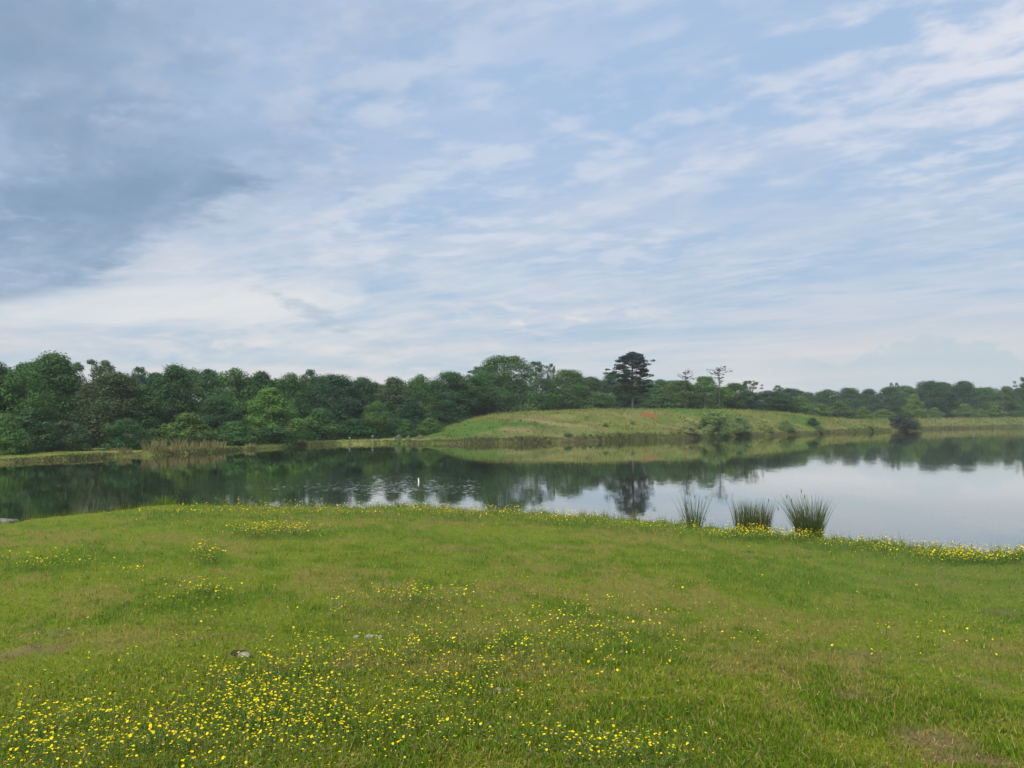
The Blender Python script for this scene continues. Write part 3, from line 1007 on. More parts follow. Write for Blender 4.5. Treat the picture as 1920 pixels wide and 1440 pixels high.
LW = 'trees of the wood behind the left shore'
MW = 'trees of the wood behind the hill'
RW = 'trees of the far wood on the right'
T = [
    # name, proto, u, vtop, depth, width px, tone, label, group
    ('broadleaf_tree', 'round_a', -30, 674, 76, 110, 'dark', 'dark tree cut by the left edge of the view, tall', LW),
    ('broadleaf_tree', 'bush_b', 12, 776, 67, 70, 'light', 'low bushy light green tree at the left edge of the wood', LW),
    ('broadleaf_tree', 'round_b', 98, 661, 86, 150, 'mid', 'tallest broad crowned tree at the left end of the wood', LW),
    ('broadleaf_tree', 'tall_b', 45, 690, 77, 95, 'mid', 'rounded green tree in front of the tallest left tree', LW),
    ('broadleaf_tree', 'airy_a', 175, 673, 98, 105, 'olive', 'open umbrella crowned tree with sky showing through its top', LW),
    ('broadleaf_tree', 'round_a', 212, 697, 84, 130, 'olive', 'wide olive green tree below the open umbrella crown', LW),
    ('broadleaf_tree', 'bush_a', 122, 790, 75, 95, 'olive', 'low grey-green leaning tree on the left shore beside a dark gap', LW),
    ('broadleaf_tree', 'bush_b', 60, 765, 72, 90, 'dark', 'low dark tree between the light bush and the leaning tree', LW),
    ('broadleaf_tree', 'airy_b', 262, 687, 105, 52, 'dark', 'small open topped dark tree on the skyline beside the umbrella crown', LW),
    ('broadleaf_tree', 'tall_a', 270, 722, 85, 90, 'mid', 'leafy mid green tree below the small open topped one', LW),
    ('broadleaf_tree', 'round_b', 328, 684, 92, 120, 'dark', 'large domed dark tree between two open topped trees', LW),
    ('broadleaf_tree', 'airy_b', 387, 691, 110, 56, 'dark', 'thin arched crown showing sky, just after the domed dark tree', LW),
    ('broadleaf_tree', 'bush_b', 352, 774, 85, 100, 'light', 'low light green tree behind the tan reeds', LW),
    ('broadleaf_tree', 'bush_a', 235, 785, 77, 90, 'dark', 'low very dark tree on shore before the tan reeds', LW),
    ('broadleaf_tree', 'tall_b', 440, 690, 104, 85, 'mid', 'upright tree with a knobbly top on the skyline of the wood', LW),
    ('broadleaf_tree', 'round_a', 410, 745, 92, 90, 'dark', 'shadowy tree between the low light tree and the bright one', LW),
    ('broadleaf_tree', 'tall_a', 490, 697, 108, 85, 'dark', 'dark flat topped tree rising behind the bright green tree', LW),
    ('broadleaf_tree', 'light', 505, 727, 98, 135, 'bright', 'bright yellow-green pointed tree standing out from the dark wood', LW),
    ('broadleaf_tree', 'bush_a', 505, 800, 93, 110, 'dark', 'low spreading dark tree under the bright green one', LW),
    ('broadleaf_tree', 'bush_b', 440, 790, 88, 80, 'mid', 'low mid green tree on shore after the tan reeds', LW),
    ('broadleaf_tree', 'tall_b', 545, 699, 112, 75, 'mid', 'mid green tree just beyond the peak of the bright tree', LW),
    ('broadleaf_tree', 'airy_b', 580, 692, 118, 56, 'dark', 'twin knobbed dark treetop above the middle of the left wood', LW),
    ('broadleaf_tree', 'round_a', 625, 702, 116, 100, 'blue', 'broad blue-green tree after the twin knobbed treetop', LW),
    ('broadleaf_tree', 'bush_b', 600, 765, 108, 85, 'mid', 'mid green tree on shore by the dark box', LW),
    ('broadleaf_tree', 'round_b', 680, 707, 120, 90, 'blue', 'flat rounded blue-green tree in the longest level skyline', LW),
    ('broadleaf_tree', 'tall_b', 707, 752, 114, 55, 'light', 'slim yellowish tree low in the dark wood', LW),
    ('broadleaf_tree', 'bush_b', 665, 785, 112, 80, 'dark', 'low dark tree on shore below the slim yellowish one', LW),
    ('broadleaf_tree', 'tall_a', 738, 708, 126, 85, 'olive', 'greyish green tree at the lowest dip of the skyline', LW),
    ('broadleaf_tree', 'tall_b', 788, 702, 130, 62, 'mid', 'tree with a small dark cap above the foot of the hill', LW),
    ('broadleaf_tree', 'round_a', 845, 697, 136, 95, 'dark', 'knobbly dark tree next to the great domed tree', LW),
    ('broadleaf_tree', 'tall_a', 770, 745, 120, 70, 'blue', 'shaded tree above the low light bush at the hill foot', LW),
    ('broadleaf_tree', 'bush_b', 806, 783, 117, 48, 'light', 'small light green tree at the foot of the hill', LW),
    ('broadleaf_tree', 'bush_b', 762, 786, 114, 40, 'mid', 'small green tree beside the pale shrubs on shore', LW),
    ('broadleaf_tree', 'round_b', 835, 750, 130, 90, 'dark', 'dark tree overlapping the low flank of the hill', LW),
    ('broadleaf_tree', 'dome', 948, 667, 166, 135, 'mid', 'great domed dark tree, the largest behind the hill', MW),
    ('broadleaf_tree', 'airy_a', 905, 686, 174, 70, 'dark', 'loose branched tree sticking out of the great dome', MW),
    ('broadleaf_tree', 'airy_b', 1006, 677, 178, 60, 'dark', 'open leaved treetop on the far shoulder of the great dome', MW),
    ('broadleaf_tree', 'airy_b', 1034, 681, 196, 20, 'dark', 'tiny isolated leaf tuft on a thin stem above the skyline', MW),
    ('broadleaf_tree', 'round_a', 1062, 693, 182, 85, 'mid', 'round topped green tree between the great dome and the pine', MW),
    ('broadleaf_tree', 'tall_a', 900, 735, 158, 70, 'dark', 'shadowed tree at the near foot of the great dome', MW),
    ('broadleaf_tree', 'round_b', 1000, 735, 170, 70, 'blue', 'blue-green tree under the open leaved treetop', MW),
    ('broadleaf_tree', 'round_b', 1108, 706, 188, 75, 'olive', 'olive tree with a low flat top before the pine', MW),
    ('broadleaf_tree', 'round_a', 1150, 698, 192, 60, 'dark', 'dark tree touching the near side of the pine crown', MW),
    ('broadleaf_tree', 'bush_a', 1120, 735, 180, 90, 'mid', 'low green tree on the hill top before the pine', MW),
    ('broadleaf_tree', 'round_b', 1190, 722, 196, 80, 'blue', 'dark tree filling the space behind the pine trunk', MW),
    ('broadleaf_tree', 'tall_b', 1238, 711, 196, 55, 'mid', 'mid green tree just past the pine', MW),
    ('broadleaf_tree', 'round_a', 1272, 713, 190, 75, 'light', 'light green tree under the branching dead treetop', MW),
    ('broadleaf_tree', 'spread_a', 1322, 706, 194, 95, 'light', 'domed light green tree between the two dead trees', MW),
    ('broadleaf_tree', 'bush_b', 1240, 738, 186, 70, 'mid', 'low tree on the crest between pine and light green tree', MW),
    ('broadleaf_tree', 'round_a', 1378, 718, 200, 60, 'mid', 'greyish green tree past the tall dead tree', MW),
    ('broadleaf_tree', 'airy_a', 1408, 713, 215, 46, 'dark', 'open crowned dark treetop past the tall dead tree', MW),
    ('broadleaf_tree', 'round_b', 1405, 735, 206, 70, 'blue', 'dark rounded tree below the open crowned treetop', MW),
    ('broadleaf_tree', 'tall_b', 1440, 732, 215, 60, 'blue', 'dark tree where the hill wood steps down', MW),
    ('broadleaf_tree', 'airy_b', 1459, 722, 300, 26, 'dark', 'small feathery treetop at the start of the far wood', RW),
    ('broadleaf_tree', 'round_a', 1478, 728, 290, 60, 'blue', 'blue-black rounded tree at the start of the far wood', RW),
    ('broadleaf_tree', 'round_b', 1515, 735, 330, 55, 'mid', 'green tree above the first pale round bush tree', RW),
    ('broadleaf_tree', 'tall_b', 1552, 730, 335, 55, 'dark', 'dark tree with twin rounded tops in the far wood', RW),
    ('broadleaf_tree', 'round_a', 1590, 727, 340, 55, 'dark', 'dark peaked tree above the grey-green round tree', RW),
    ('broadleaf_tree', 'round_b', 1630, 729, 345, 60, 'blue', 'level topped blue-green tree in the far wood', RW),
    ('broadleaf_tree', 'round_a', 1668, 725, 345, 55, 'dark', 'dark tree below the two tiny treetop tufts', RW),
    ('broadleaf_tree', 'airy_b', 1672, 717, 360, 12, 'dark', 'first of two tiny tufts above the far wood', RW),
    ('broadleaf_tree', 'airy_b', 1682, 717, 360, 12, 'dark', 'second of two tiny tufts above the far wood', RW),
    ('broadleaf_tree', 'round_b', 1705, 726, 350, 55, 'mid', 'mid green tree behind the dark waterside bush', RW),
    ('broadleaf_tree', 'round_a', 1745, 714, 350, 65, 'blue', 'first of the two tallest dark trees in the far wood', RW),
    ('broadleaf_tree', 'round_b', 1808, 714, 352, 75, 'blue', 'second of the two tallest dark trees in the far wood', RW),
    ('broadleaf_tree', 'tall_b', 1776, 718, 356, 50, 'dark', 'dark tree between the two tallest of the far wood', RW),
    ('broadleaf_tree', 'round_a', 1852, 726, 350, 60, 'mid', 'green tree where the far wood dips', RW),
    ('broadleaf_tree', 'round_b', 1888, 724, 350, 55, 'mid', 'green tree before the right edge of the far wood', RW),
    ('broadleaf_tree', 'airy_a', 1934, 703, 350, 60, 'dark', 'tall open tree cut by the right edge of the view', RW),
    ('broadleaf_tree', 'round_a', 1935, 716, 352, 60, 'dark', 'dark tree under the tall open one at the right edge', RW),
]
for nme, pr, u, vt, Yd, w, tn, lab, grp in T:
    plant(nme, pr, u, vt, float(D(Yd)), w, tn, lab, 'tree', grp)

# pale young trees at the edge of the far wood
for u, vt, w, tn, lab in (
        (1502, 742, 54, 'light', 'first pale green round tree at the edge of the far wood'),
        (1540, 757, 46, 'light', 'small pale tree beside the grey-green round tree'),
        (1574, 752, 62, 'olive', 'wide grey-green round tree at the edge of the far wood'),
        (1617, 762, 40, 'light', 'little pale tree past the grey-green round tree'),
        (1655, 767, 56, 'light', 'low pale tree above the dark waterside bush'),
        (1714, 739, 52, 'light', 'taller pale leafy tree past the dark waterside bush'),
        (1752, 764, 40, 'light', 'small round pale tree past the taller pale one'),
        (1808, 757, 52, 'light', 'round pale tree before the tallest dark trees'),
        (1838, 766, 30, 'light', 'tiny pale tree between two round ones'),
        (1864, 754, 52, 'light', 'neat round pale tree near the right end'),
        (1912, 746, 56, 'light', 'round pale tree beside the small white thing'),):
    plant('young_tree', 'bush_b', u, vt, far_shore_Y(u) + np.interp(u, CR[:, 0], CR[:, 1]) + 8, w, tn, lab, 'tree', 'pale young trees before the far wood')

# trees deeper inside the three woods
SK_U = np.array([-260, -100, 0, 95, 150, 212, 330, 440, 545, 625, 740, 845, 900, 1000, 1062, 1150, 1238, 1322, 1440, 1478, 1552, 1630, 1745, 1808, 1850, 1950, 2200])
SK_V = np.array([690, 685, 690, 668, 712, 704, 690, 699, 704, 706, 711, 702, 698, 698, 698, 704, 717, 712, 733, 733, 734, 732, 720, 719, 729, 722, 722])
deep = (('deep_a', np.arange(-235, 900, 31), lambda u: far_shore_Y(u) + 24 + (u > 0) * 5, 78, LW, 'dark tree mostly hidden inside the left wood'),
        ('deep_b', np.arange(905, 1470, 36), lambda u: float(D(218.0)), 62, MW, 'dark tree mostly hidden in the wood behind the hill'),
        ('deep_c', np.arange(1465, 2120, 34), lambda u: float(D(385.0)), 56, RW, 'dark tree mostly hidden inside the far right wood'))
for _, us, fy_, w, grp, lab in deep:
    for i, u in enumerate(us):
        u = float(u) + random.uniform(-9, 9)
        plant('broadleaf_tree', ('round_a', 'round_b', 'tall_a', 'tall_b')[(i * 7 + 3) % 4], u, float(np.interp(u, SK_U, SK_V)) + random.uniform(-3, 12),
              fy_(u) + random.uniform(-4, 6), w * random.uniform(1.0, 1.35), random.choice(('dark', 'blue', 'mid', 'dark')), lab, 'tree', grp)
# low trees filling the foot of the left wood
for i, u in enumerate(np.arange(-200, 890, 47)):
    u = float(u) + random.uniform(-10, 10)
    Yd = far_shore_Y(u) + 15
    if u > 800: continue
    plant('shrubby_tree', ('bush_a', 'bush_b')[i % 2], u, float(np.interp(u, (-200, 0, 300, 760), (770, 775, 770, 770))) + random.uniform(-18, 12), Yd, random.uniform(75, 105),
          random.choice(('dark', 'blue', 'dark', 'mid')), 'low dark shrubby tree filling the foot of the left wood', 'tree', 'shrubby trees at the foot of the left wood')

plant('pine_tree', 'pine', 1186, 657, float(D(166)), 106, 'pine', 'tall dark pine with plate-like crown and bare trunk on the hill top', 'tree')
plant('dead_tree', 'snag_a', 1286, 697, float(D(184)), 42, 'snag', 'half dead tree with bare forked top above the light green trees', 'tree', 'dead trees on the hill')
plant('dead_tree', 'snag_b', 1349, 690, float(D(180)), 46, 'snag', 'tall dead tree with a bare pole trunk and tufted top', 'tree', 'dead trees on the hill')

# shrubs on the hill and along its foot
SH = 'shrubs on the right flank of the hill'
for u, vt, vb, w, tn, lab, grp in (
        (1292, 784, 812, 76, 'hillolive', 'loose olive shrub at the near end of the hillside thicket', SH),
        (1338, 771, 816, 96, 'hillgreen', 'largest green shrub of the hillside thicket below the dead tree', SH),
        (1385, 781, 814, 78, 'hillgreen', 'green shrub at the far end of the hillside thicket', SH),
        (1330, 795, 820, 60, 'hillolive', 'shrub hanging over the water below the hillside thicket', SH),
        (1378, 800, 819, 54, 'hillgreen', 'low shrub at the water past the hillside thicket', SH),
        (1432, 786, 805, 74, 'hillolive', 'low olive shrub on the slope past the thicket', SH),
        (1472, 788, 807, 74, 'hillgreen', 'pale green low shrub halfway down the slope', SH),
        (1440, 802, 817, 60, 'hillgreen', 'low mounded shrub above the bright strip of water', SH),
        (1492, 803, 816, 56, 'hillolive', 'olive mounded shrub near the end of the bright strip', SH),
        (1523, 783, 798, 36, 'dark', 'small dark shrub where the hill runs out', SH),
        (1535, 797, 811, 44, 'hillgreen', 'green shrub at the low point of the hill shore', SH),
        (1598, 799, 809, 36, 'hillolive', 'tan-green shrub on the flat shore after the hill', SH),
        (1630, 799, 809, 22, 'dark', 'small dark shrub on the eroded bank', SH),
        (1690, 778, 811, 92, 'purple', 'dark purplish bush standing at the water of the far shore', None),
        (968, 824, 832, 14, 'dark', 'tiny dark shrub at the water near the start of the hill', 'shrubs along the foot of the hill'),
        (1135, 793, 800, 16, 'hillgreen', 'small green shrub alone on the open hillside', SH),
        (1185, 789, 796, 14, 'hillgreen', 'tiny green shrub on the hillside under the pine', SH),
        (748, 815, 827, 18, 'pale', 'pale grey-green shrub on shore beside the hill', 'pale shrubs on the far shore'),
        (766, 816, 828, 14, 'pale', 'smaller pale shrub touching the foot of the hill', 'pale shrubs on the far shore'),
        (788, 815, 822, 16, 'pale', 'pale shrub a little way up the hill flank', 'pale shrubs on the far shore'),
        (560, 818, 832, 40, 'light', 'low light green shrub on shore past the dark box', 'pale shrubs on the far shore')):
    Ys = max(hit(u, vb)[1], far_shore_Y(u) + .9)
    plant('shrub', 'bush_a' if w > 40 else 'bush_b', u, vt, Ys, w, tn, lab, 'shrub', grp)


for u in np.arange(1062, 1275, 11.0):
    u = float(u) + random.uniform(-4, 4)
    vb = 827 - (u - 1062) * .016 * 1.0
    plant('shrub', ('bush_a', 'bush_b')[int(u) % 2], u, vb - random.uniform(9, 17), far_shore_Y(u) + random.uniform(.5, 1.6), random.uniform(20, 34), random.choice(('hillolive', 'hillgreen', 'hillgreen', 'light')),
          'small weedy shrub in the row along the foot of the hill', 'shrub', 'shrubs along the foot of the hill')

# ------------------------------------------------------------------ reeds and rushes
def tuft(name, u, Yd, n, h, spread, base_r, wid, cols, label, cat='reed', group=None, seed=0, lean=(0, 0), heads=0, z_off=-.03, straight=.5):
    g = np.random.default_rng(seed)
    x0, y0 = t_of(u) * Yd, Yd
    z0 = float(height(np.array([x0]), np.array([y0]))[0]) + z_off
    z0 = max(z0, -.12)

    def make(nn, cl, hs):
        a = g.uniform(0, 2 * math.pi, nn)
        rb = base_r * np.sqrt(g.uniform(0, 1, nn))
        b = np.stack([rb * np.cos(a), rb * np.sin(a), 0 * a], -1)
        hh = h * g.uniform(.28, 1.0, nn) ** .8 * hs
        out = spread * hh * g.uniform(.05, 1, nn)
        a2 = a + g.normal(0, .5, nn)
        dx, dy = out * np.cos(a2) + lean[0] * hh, out * np.sin(a2) + lean[1] * hh
        th = g.uniform(0, math.pi, nn)
        w = np.stack([np.cos(th), np.sin(th), 0 * th], -1) * (wid * g.uniform(.6, 1.2, nn) / 2)[:, None]
        rows = []
        for f, wf in ((0, 1.0), (.4, .95), (.75, .7), (1.0, .12)):
            k = f ** (1.0 + straight)
            c = b + np.stack([dx * k, dy * k, hh * (f - .08 * f * f)], -1)
            rows.append(np.stack([c - w * wf, c + w * wf], 1))
        V = np.concatenate(rows, 1).reshape(-1, 3)
        i = (np.arange(nn) * 8)[:, None]
        Q = np.concatenate([i + [0, 1, 3, 2], i + [2, 3, 5, 4], i + [4, 5, 7, 6]], 0)
        cc = np.asarray(cl) * g.uniform(.65, 1.3, (nn, 1)) * g.uniform(.92, 1.08, (nn, 3))
        tips = b + np.stack([dx, dy, hh * .92], -1)
        return V, Q, np.repeat(cc, 8, 0), tips

    V, Q, Cc, tips = make(n, cols[0], 1.0)
    root = bpy.data.objects.new(name, None)
    COL.objects.link(root)
    root.location = (x0, y0, z0)
    root.rotation_euler = (0, 0, 0)
    tag(root, label, cat, group)
    tag(link('green_blades', mesh(name, V, [Q], [M_GRASS], Cc), root), kind='stuff')
    if len(cols) > 1:
        V, Q, Cc, tips2 = make(max(8, n // 4), cols[1], .9)
        tag(link('dry_blades', mesh(name + '_dry', V, [Q], [M_GRASS], Cc), root), kind='stuff')
    if heads:
        vv, qq, c2 = [], [], []
        pick = tips[g.choice(len(tips), heads)]
        s = h * .022
        for i, p in enumerate(pick):
            for k in range(2):
                d = np.array([1, 0, 0]) if k else np.array([0, 1, 0])
                o = len(vv)
                vv += [p - d * s * .5, p - [0, 0, s * 2.2], p + d * s * .5, p + [0, 0, s * 2.4]]
                qq.append((o, o + 1, o + 2, o + 3))
                c2 += [(.22, .17, .09)] * 4
        tag(link('seed_heads', mesh(name + '_heads', np.array(vv), [np.array(qq)], [M_GRASS], np.array(c2)), root), kind='stuff')
    return root


GR, DR = (.062, .105, .028), (.17, .145, .062)
def edge_Y(u): return float(np.interp(u, NB_U, NB_Y))


RC = 'rush clumps on the near bank'
tuft('rush_clump', 1298, edge_Y(1298) - .1, 180, 1.46, .40, .20, .011, (GR, DR), 'thin tall rush clump, sparsest of three at the water', 'rush clump', RC, 1, (-.02, 0), 6)
tuft('rush_clump', 1408, edge_Y(1408) - .1, 900, 1.42, .26, .40, .011, ((.062, .090, .024), DR), 'dense upright rush clump, the fullest and middle of three at the water', 'rush clump', RC, 2, (.02, 0), 10)
tuft('rush_clump', 1516, edge_Y(1516) - .2, 620, 1.46, .50, .26, .011, (GR, DR), 'fan shaped rush clump leaning towards its fuller neighbour', 'rush clump', RC, 3, (-.10, 0), 7)
tuft('rush_clump', 1355, edge_Y(1355) - .2, 110, .48, .5, .28, .012, ((.07, .13, .025),), 'short leafy green rush clump between two tall ones', 'rush clump', RC, 4)
WT = 'weed tufts on the near bank'
tuft('weed_tuft', 315, edge_Y(315) - .35, 120, .42, .6, .30, .014, ((.13, .19, .03),), 'bright green weed tuft on the far edge of the meadow', 'weed', WT, 5)
tuft('weed_tuft', 790, edge_Y(790) - .25, 90, .42, .5, .26, .012, ((.10, .15, .03),), 'weed tuft with one dark upright stalk at the bank', 'weed', WT, 6, heads=3)
tuft('weed_tuft', 842, edge_Y(842) - .2, 70, .40, .35, .24, .012, ((.11, .12, .05), DR), 'brownish weed tuft next to the stalked one', 'weed', WT, 7, heads=8)
tuft('weed_tuft', 752, edge_Y(752) - .25, 60, .30, .5, .2, .012, ((.10, .16, .04),), 'small weed tuft before the stalked one at the bank', 'weed', WT, 8)
tuft('weed_tuft', 1185, edge_Y(1185) - .2, 40, .42, .2, .10, .011, ((.20, .19, .08),), 'pale weed tuft below the reflection of the pine', 'weed', WT, 9, heads=8)
tuft('weed_tuft', 1770, edge_Y(1770) - .1, 30, .34, .3, .5, .011, ((.07, .11, .03),), 'thin line of weed stalks at the bank past the rushes', 'weed', WT, 10)
SG = 'seeding grasses in the meadow'
for u, v, lab, sd in ((740, 1105, 'pale seeding grass stalks alone in the green meadow', 11), (632, 1140, 'pale seeding grass above the lush flower patch', 12)):
    p = hit(u, v)
    tuft('seeding_grass', u, p[1], 26, .24, .35, .10, .006, ((.30, .30, .14),), lab, 'grass', SG, sd, heads=14)
TR = 'tan reeds on the far left shore'
for i, (u, h, lab) in enumerate(((238, .75, 'short tan reed bed start, first on the left shore'), (282, 1.25, 'tan reed tuft at the near end of the reed bed'), (300, 1.45, 'tallest pale tan reed tuft of the far shore'),
                                 (318, 1.2, 'tan reed tuft after the tallest pale one'), (337, 1.3, 'tan reed tuft with a pointed top in the reed bed'), (356, 1.1, 'brownish reed tuft in the middle of the reed bed'),
                                 (374, 1.2, 'tan reed tuft in front of the low light tree'), (393, 1.15, 'greenish tan reed tuft near the far end'), (412, .9, 'low last reed tuft of the reed bed'),
                                 (470, .6, 'low grass tuft on shore under the dark trees'))):
    tuft('reed_tuft', u, far_shore_Y(u) + .5 + (i % 3) * .6, 90, h * (.82 + .3 * ((i * 5) % 3) / 2), .55, .50, .035, ((.25, .22, .12), (.12, .135, .055)), lab, 'reeds', TR, 20 + i)

# ------------------------------------------------------------------ buttercups
M_PETAL = plain_mat('buttercup_petal', (.62, .50, .008), .7, .05, .04, 30.0)
M_STEM = plain_mat('buttercup_stem', (.08, .15, .025), .7, .2, .2, 20.0)
M_EYE = plain_mat('buttercup_eye', (.62, .42, .02), .7, .2, .2, 30.0)


def flower_geo(seed):
    g = np.random.default_rng(seed)
    h = g.uniform(.12, .20)
    lx, ly = g.normal(0, .016, 2)
    G = Geo()
    G.tube([(0, 0, -.01), (lx * .3, ly * .3, h * .55), (lx, ly, h)], [.0019, .0017, .0015], 3)
    for kk in range(3):
        an = g.uniform(0, 6.28); zz = h * g.uniform(.15, .6); ll = g.uniform(.018, .034)
        dd = np.array([math.cos(an), math.sin(an), .45]) * ll
        ee = np.array([-math.sin(an), math.cos(an), 0]) * ll * .22
        pz = np.array([lx * .3, ly * .3, zz])
        G.add(np.array([pz, pz + dd * .55 + ee, pz + dd, pz + dd * .55 - ee]), [(0, 1, 2, 3)])
    ns = len(np.concatenate(G.q)) + len(np.concatenate(G.t))
    top = np.array([lx, ly, h])
    ax = Vector((lx * 6 + g.normal(0, .25), ly * 6 + g.normal(0, .25) - .15, 1)).normalized()
    e1 = ax.orthogonal().normalized()
    e2 = ax.cross(e1)
    r = g.uniform(.0085, .0115)
    V = [top]
    V, F_ = [], []
    for k in range(5):
        an = 2 * math.pi * k / 5 + g.normal(0, .06)
        d = e1 * math.cos(an) + e2 * math.sin(an)
        s = ax.cross(d)
        o = len(V)
        base = Vector(top)
        V += [base, base + d * r * .62 + s * r * .50 + ax * r * .22, base + d * r + s * r * .26 + ax * r * .40, base + d * r - s * r * .26 + ax * r * .40, base + d * r * .62 - s * r * .50 + ax * r * .22]
        F_ += [(o, o + 1, o + 2), (o, o + 2, o + 3), (o, o + 3, o + 4)]
    e0 = len(V)
    V += [Vector(top) + ax * r * .3] + [Vector(top) + ax * r * .2 + (e1 * math.cos(a) + e2 * math.sin(a)) * r * .28 for a in np.linspace(0, 2 * math.pi, 7)[:-1]]
    eye = [(e0, e0 + 1 + i, e0 + 1 + (i + 1) % 6) for i in range(6)]
    sv = np.concatenate(G.v)
    tris = [np.concatenate(G.t)]
    q = np.concatenate(G.q)
    st = np.concatenate([q[:, [0, 1, 2]], q[:, [0, 2, 3]], np.concatenate(G.t)])
    pv = np.array([tuple(v) for v in V])
    pt = np.array(F_) + len(sv)
    et = np.array(eye) + len(sv)
    return np.concatenate([sv, pv]), np.concatenate([st, pt, et]), np.concatenate([np.zeros(len(st)), np.ones(len(pt)), np.full(len(et), 2)]).astype(int)


FG = [flower_geo(300 + i) for i in range(6)]
FM = [mesh('buttercup', v, [t], [M_STEM, M_PETAL, M_EYE], None, False, mi) for v, t, mi in FG]
# flower patches: centre and half size in photo pixels, number of blooms
PATCH = [(260, 1390, 280, 60, 330), (470, 1335, 110, 55, 190), (60, 1400, 80, 45, 60), (760, 1265, 140, 60, 330), (930, 1225, 200, 40, 190), (1150, 1195, 160, 45, 230), (600, 1240, 120, 60, 60),
         (660, 1400, 130, 45, 95), (1160, 1422, 160, 22, 90), (850, 1350, 160, 55, 90), (600, 1320, 140, 60, 130), (790, 1130, 80, 12, 100), (640, 1150, 40, 18, 18), (390, 1120, 55, 14, 100), (70, 1066, 90, 8, 110),
         (230, 1084, 40, 7, 16), (385, 1050, 24, 16, 60), (510, 1004, 70, 7, 330), (560, 966, 180, 10, 420), (330, 972, 90, 10, 110), (900, 970, 110, 8, 460), (1060, 982, 95, 8, 220), (760, 964, 90, 8, 180), (1240, 994, 90, 7, 190),
         (1420, 1009, 90, 7, 520), (1500, 1016, 50, 7, 110), (1620, 1029, 85, 7, 200), (1730, 1041, 90, 8, 220), (1845, 1052, 100, 8, 600), (1300, 1140, 600, 130, 30), (300, 1250, 300, 110, 70), (1760, 1215, 120, 30, 14), (1560, 1235, 120, 40, 10), (1050, 1300, 200, 60, 40), (350, 1160, 60, 20, 24)]
uv, big = [], []
for cx, cy, sx, sy, cnt in PATCH:
    for _ in range(int(cnt * 2.9)):
        u, v = random.gauss(cx, sx * .66), random.gauss(cy, sy * .72)
        if -80 < u < 2000 and 930 < v < 1500:
            uv.append((u, v))
            big.append(cnt > 40)
uv = np.array(uv)
dx, dy = (uv[:, 0] - 960.0) / F, (720.0 - uv[:, 1]) / F
dirs = np.stack([dx, math.cos(PITCH) - dy * math.sin(PITCH), math.sin(PITCH) + dy * math.cos(PITCH)], -1)
tt = np.full(len(uv), 5.0)
for _ in range(14):
    hh_ = np.maximum(height(dirs[:, 0] * tt, dirs[:, 1] * tt), .2)
    tt = tt * .3 + .7 * np.clip((hh_ - CAM_Z) / dirs[:, 2], 1.5, 60)
fxy = dirs[:, :2] * tt[:, None]
fr_ = np.hypot(fxy[:, 0], fxy[:, 1])
frn = np.interp(np.arctan2(fxy[:, 0], fxy[:, 1]), nb_p, nb_r)
clump = vn(fxy[:, 0] * 2.2, fxy[:, 1] * 2.2, 5) + rng.uniform(-.35, .35, len(uv)) > .33
ok = (fr_ < frn - .1) & (fxy[:, 1] > 1.5) & (clump | ~np.array(big))
pts = [(float(r), float(p[0]), float(p[1])) for r, p in zip(fr_[ok], fxy[ok])]
pts.sort()
fz = height(np.array([p[1] for p in pts]), np.array([p[2] for p in pts]))
FV, FT, FI, fo = [], [], [], 0
for i, (r_, px, py) in enumerate(pts):
    k = random.randrange(6)
    z = float(fz[i])
    sc = random.choice((.38, .46, .54, .62, .76)) * random.uniform(.9, 1.1) * (.80 + .062 * r_)
    rz = random.uniform(0, 6.28)
    if i < 300:
        o = link('buttercup', FM[k])
        o.location = (px, py, z)
        o.rotation_euler = (0, 0, rz)
        o.scale = (sc, sc, sc)
        tag(o, 'small yellow buttercup blooming in the nearest grass of the meadow', 'flower', 'buttercups in the nearest grass')
    else:
        v, t, mi = FG[k]
        c_, s_ = math.cos(rz) * sc, math.sin(rz) * sc
        FV.append(np.stack([v[:, 0] * c_ - v[:, 1] * s_ + px, v[:, 0] * s_ + v[:, 1] * c_ + py, v[:, 2] * sc + z], -1))
        FT.append(t + fo)
        FI.append(mi)
        fo += len(v)
print('flowers', len(pts))
tag(link('buttercup_drifts', mesh('buttercup_drifts', np.concatenate(FV), [np.concatenate(FT)], [M_STEM, M_PETAL, M_EYE], None, False, np.concatenate(FI))),
    'drifts of smaller buttercups farther back in the meadow', kind='stuff')

# ------------------------------------------------------------------ small things
M_STONE = plain_mat('pale_stone', (.27, .265, .20), .85, .2, .3, 30.0, .6)
M_WHITE = plain_mat('white_plastic', (.55, .57, .55), .4, .4, .06, 10.0)
M_PALEGREY = plain_mat('pale_grey_paint', (.30, .31, .30), .6, .2, .1, 2.0)
M_DARK = plain_mat('dark_wood', (.035, .03, .025), .8, .2, .3, 8.0, .4)
M_GREY = plain_mat('grey_stone', (.17, .175, .16), .85, .2, .3, 6.0, .6)


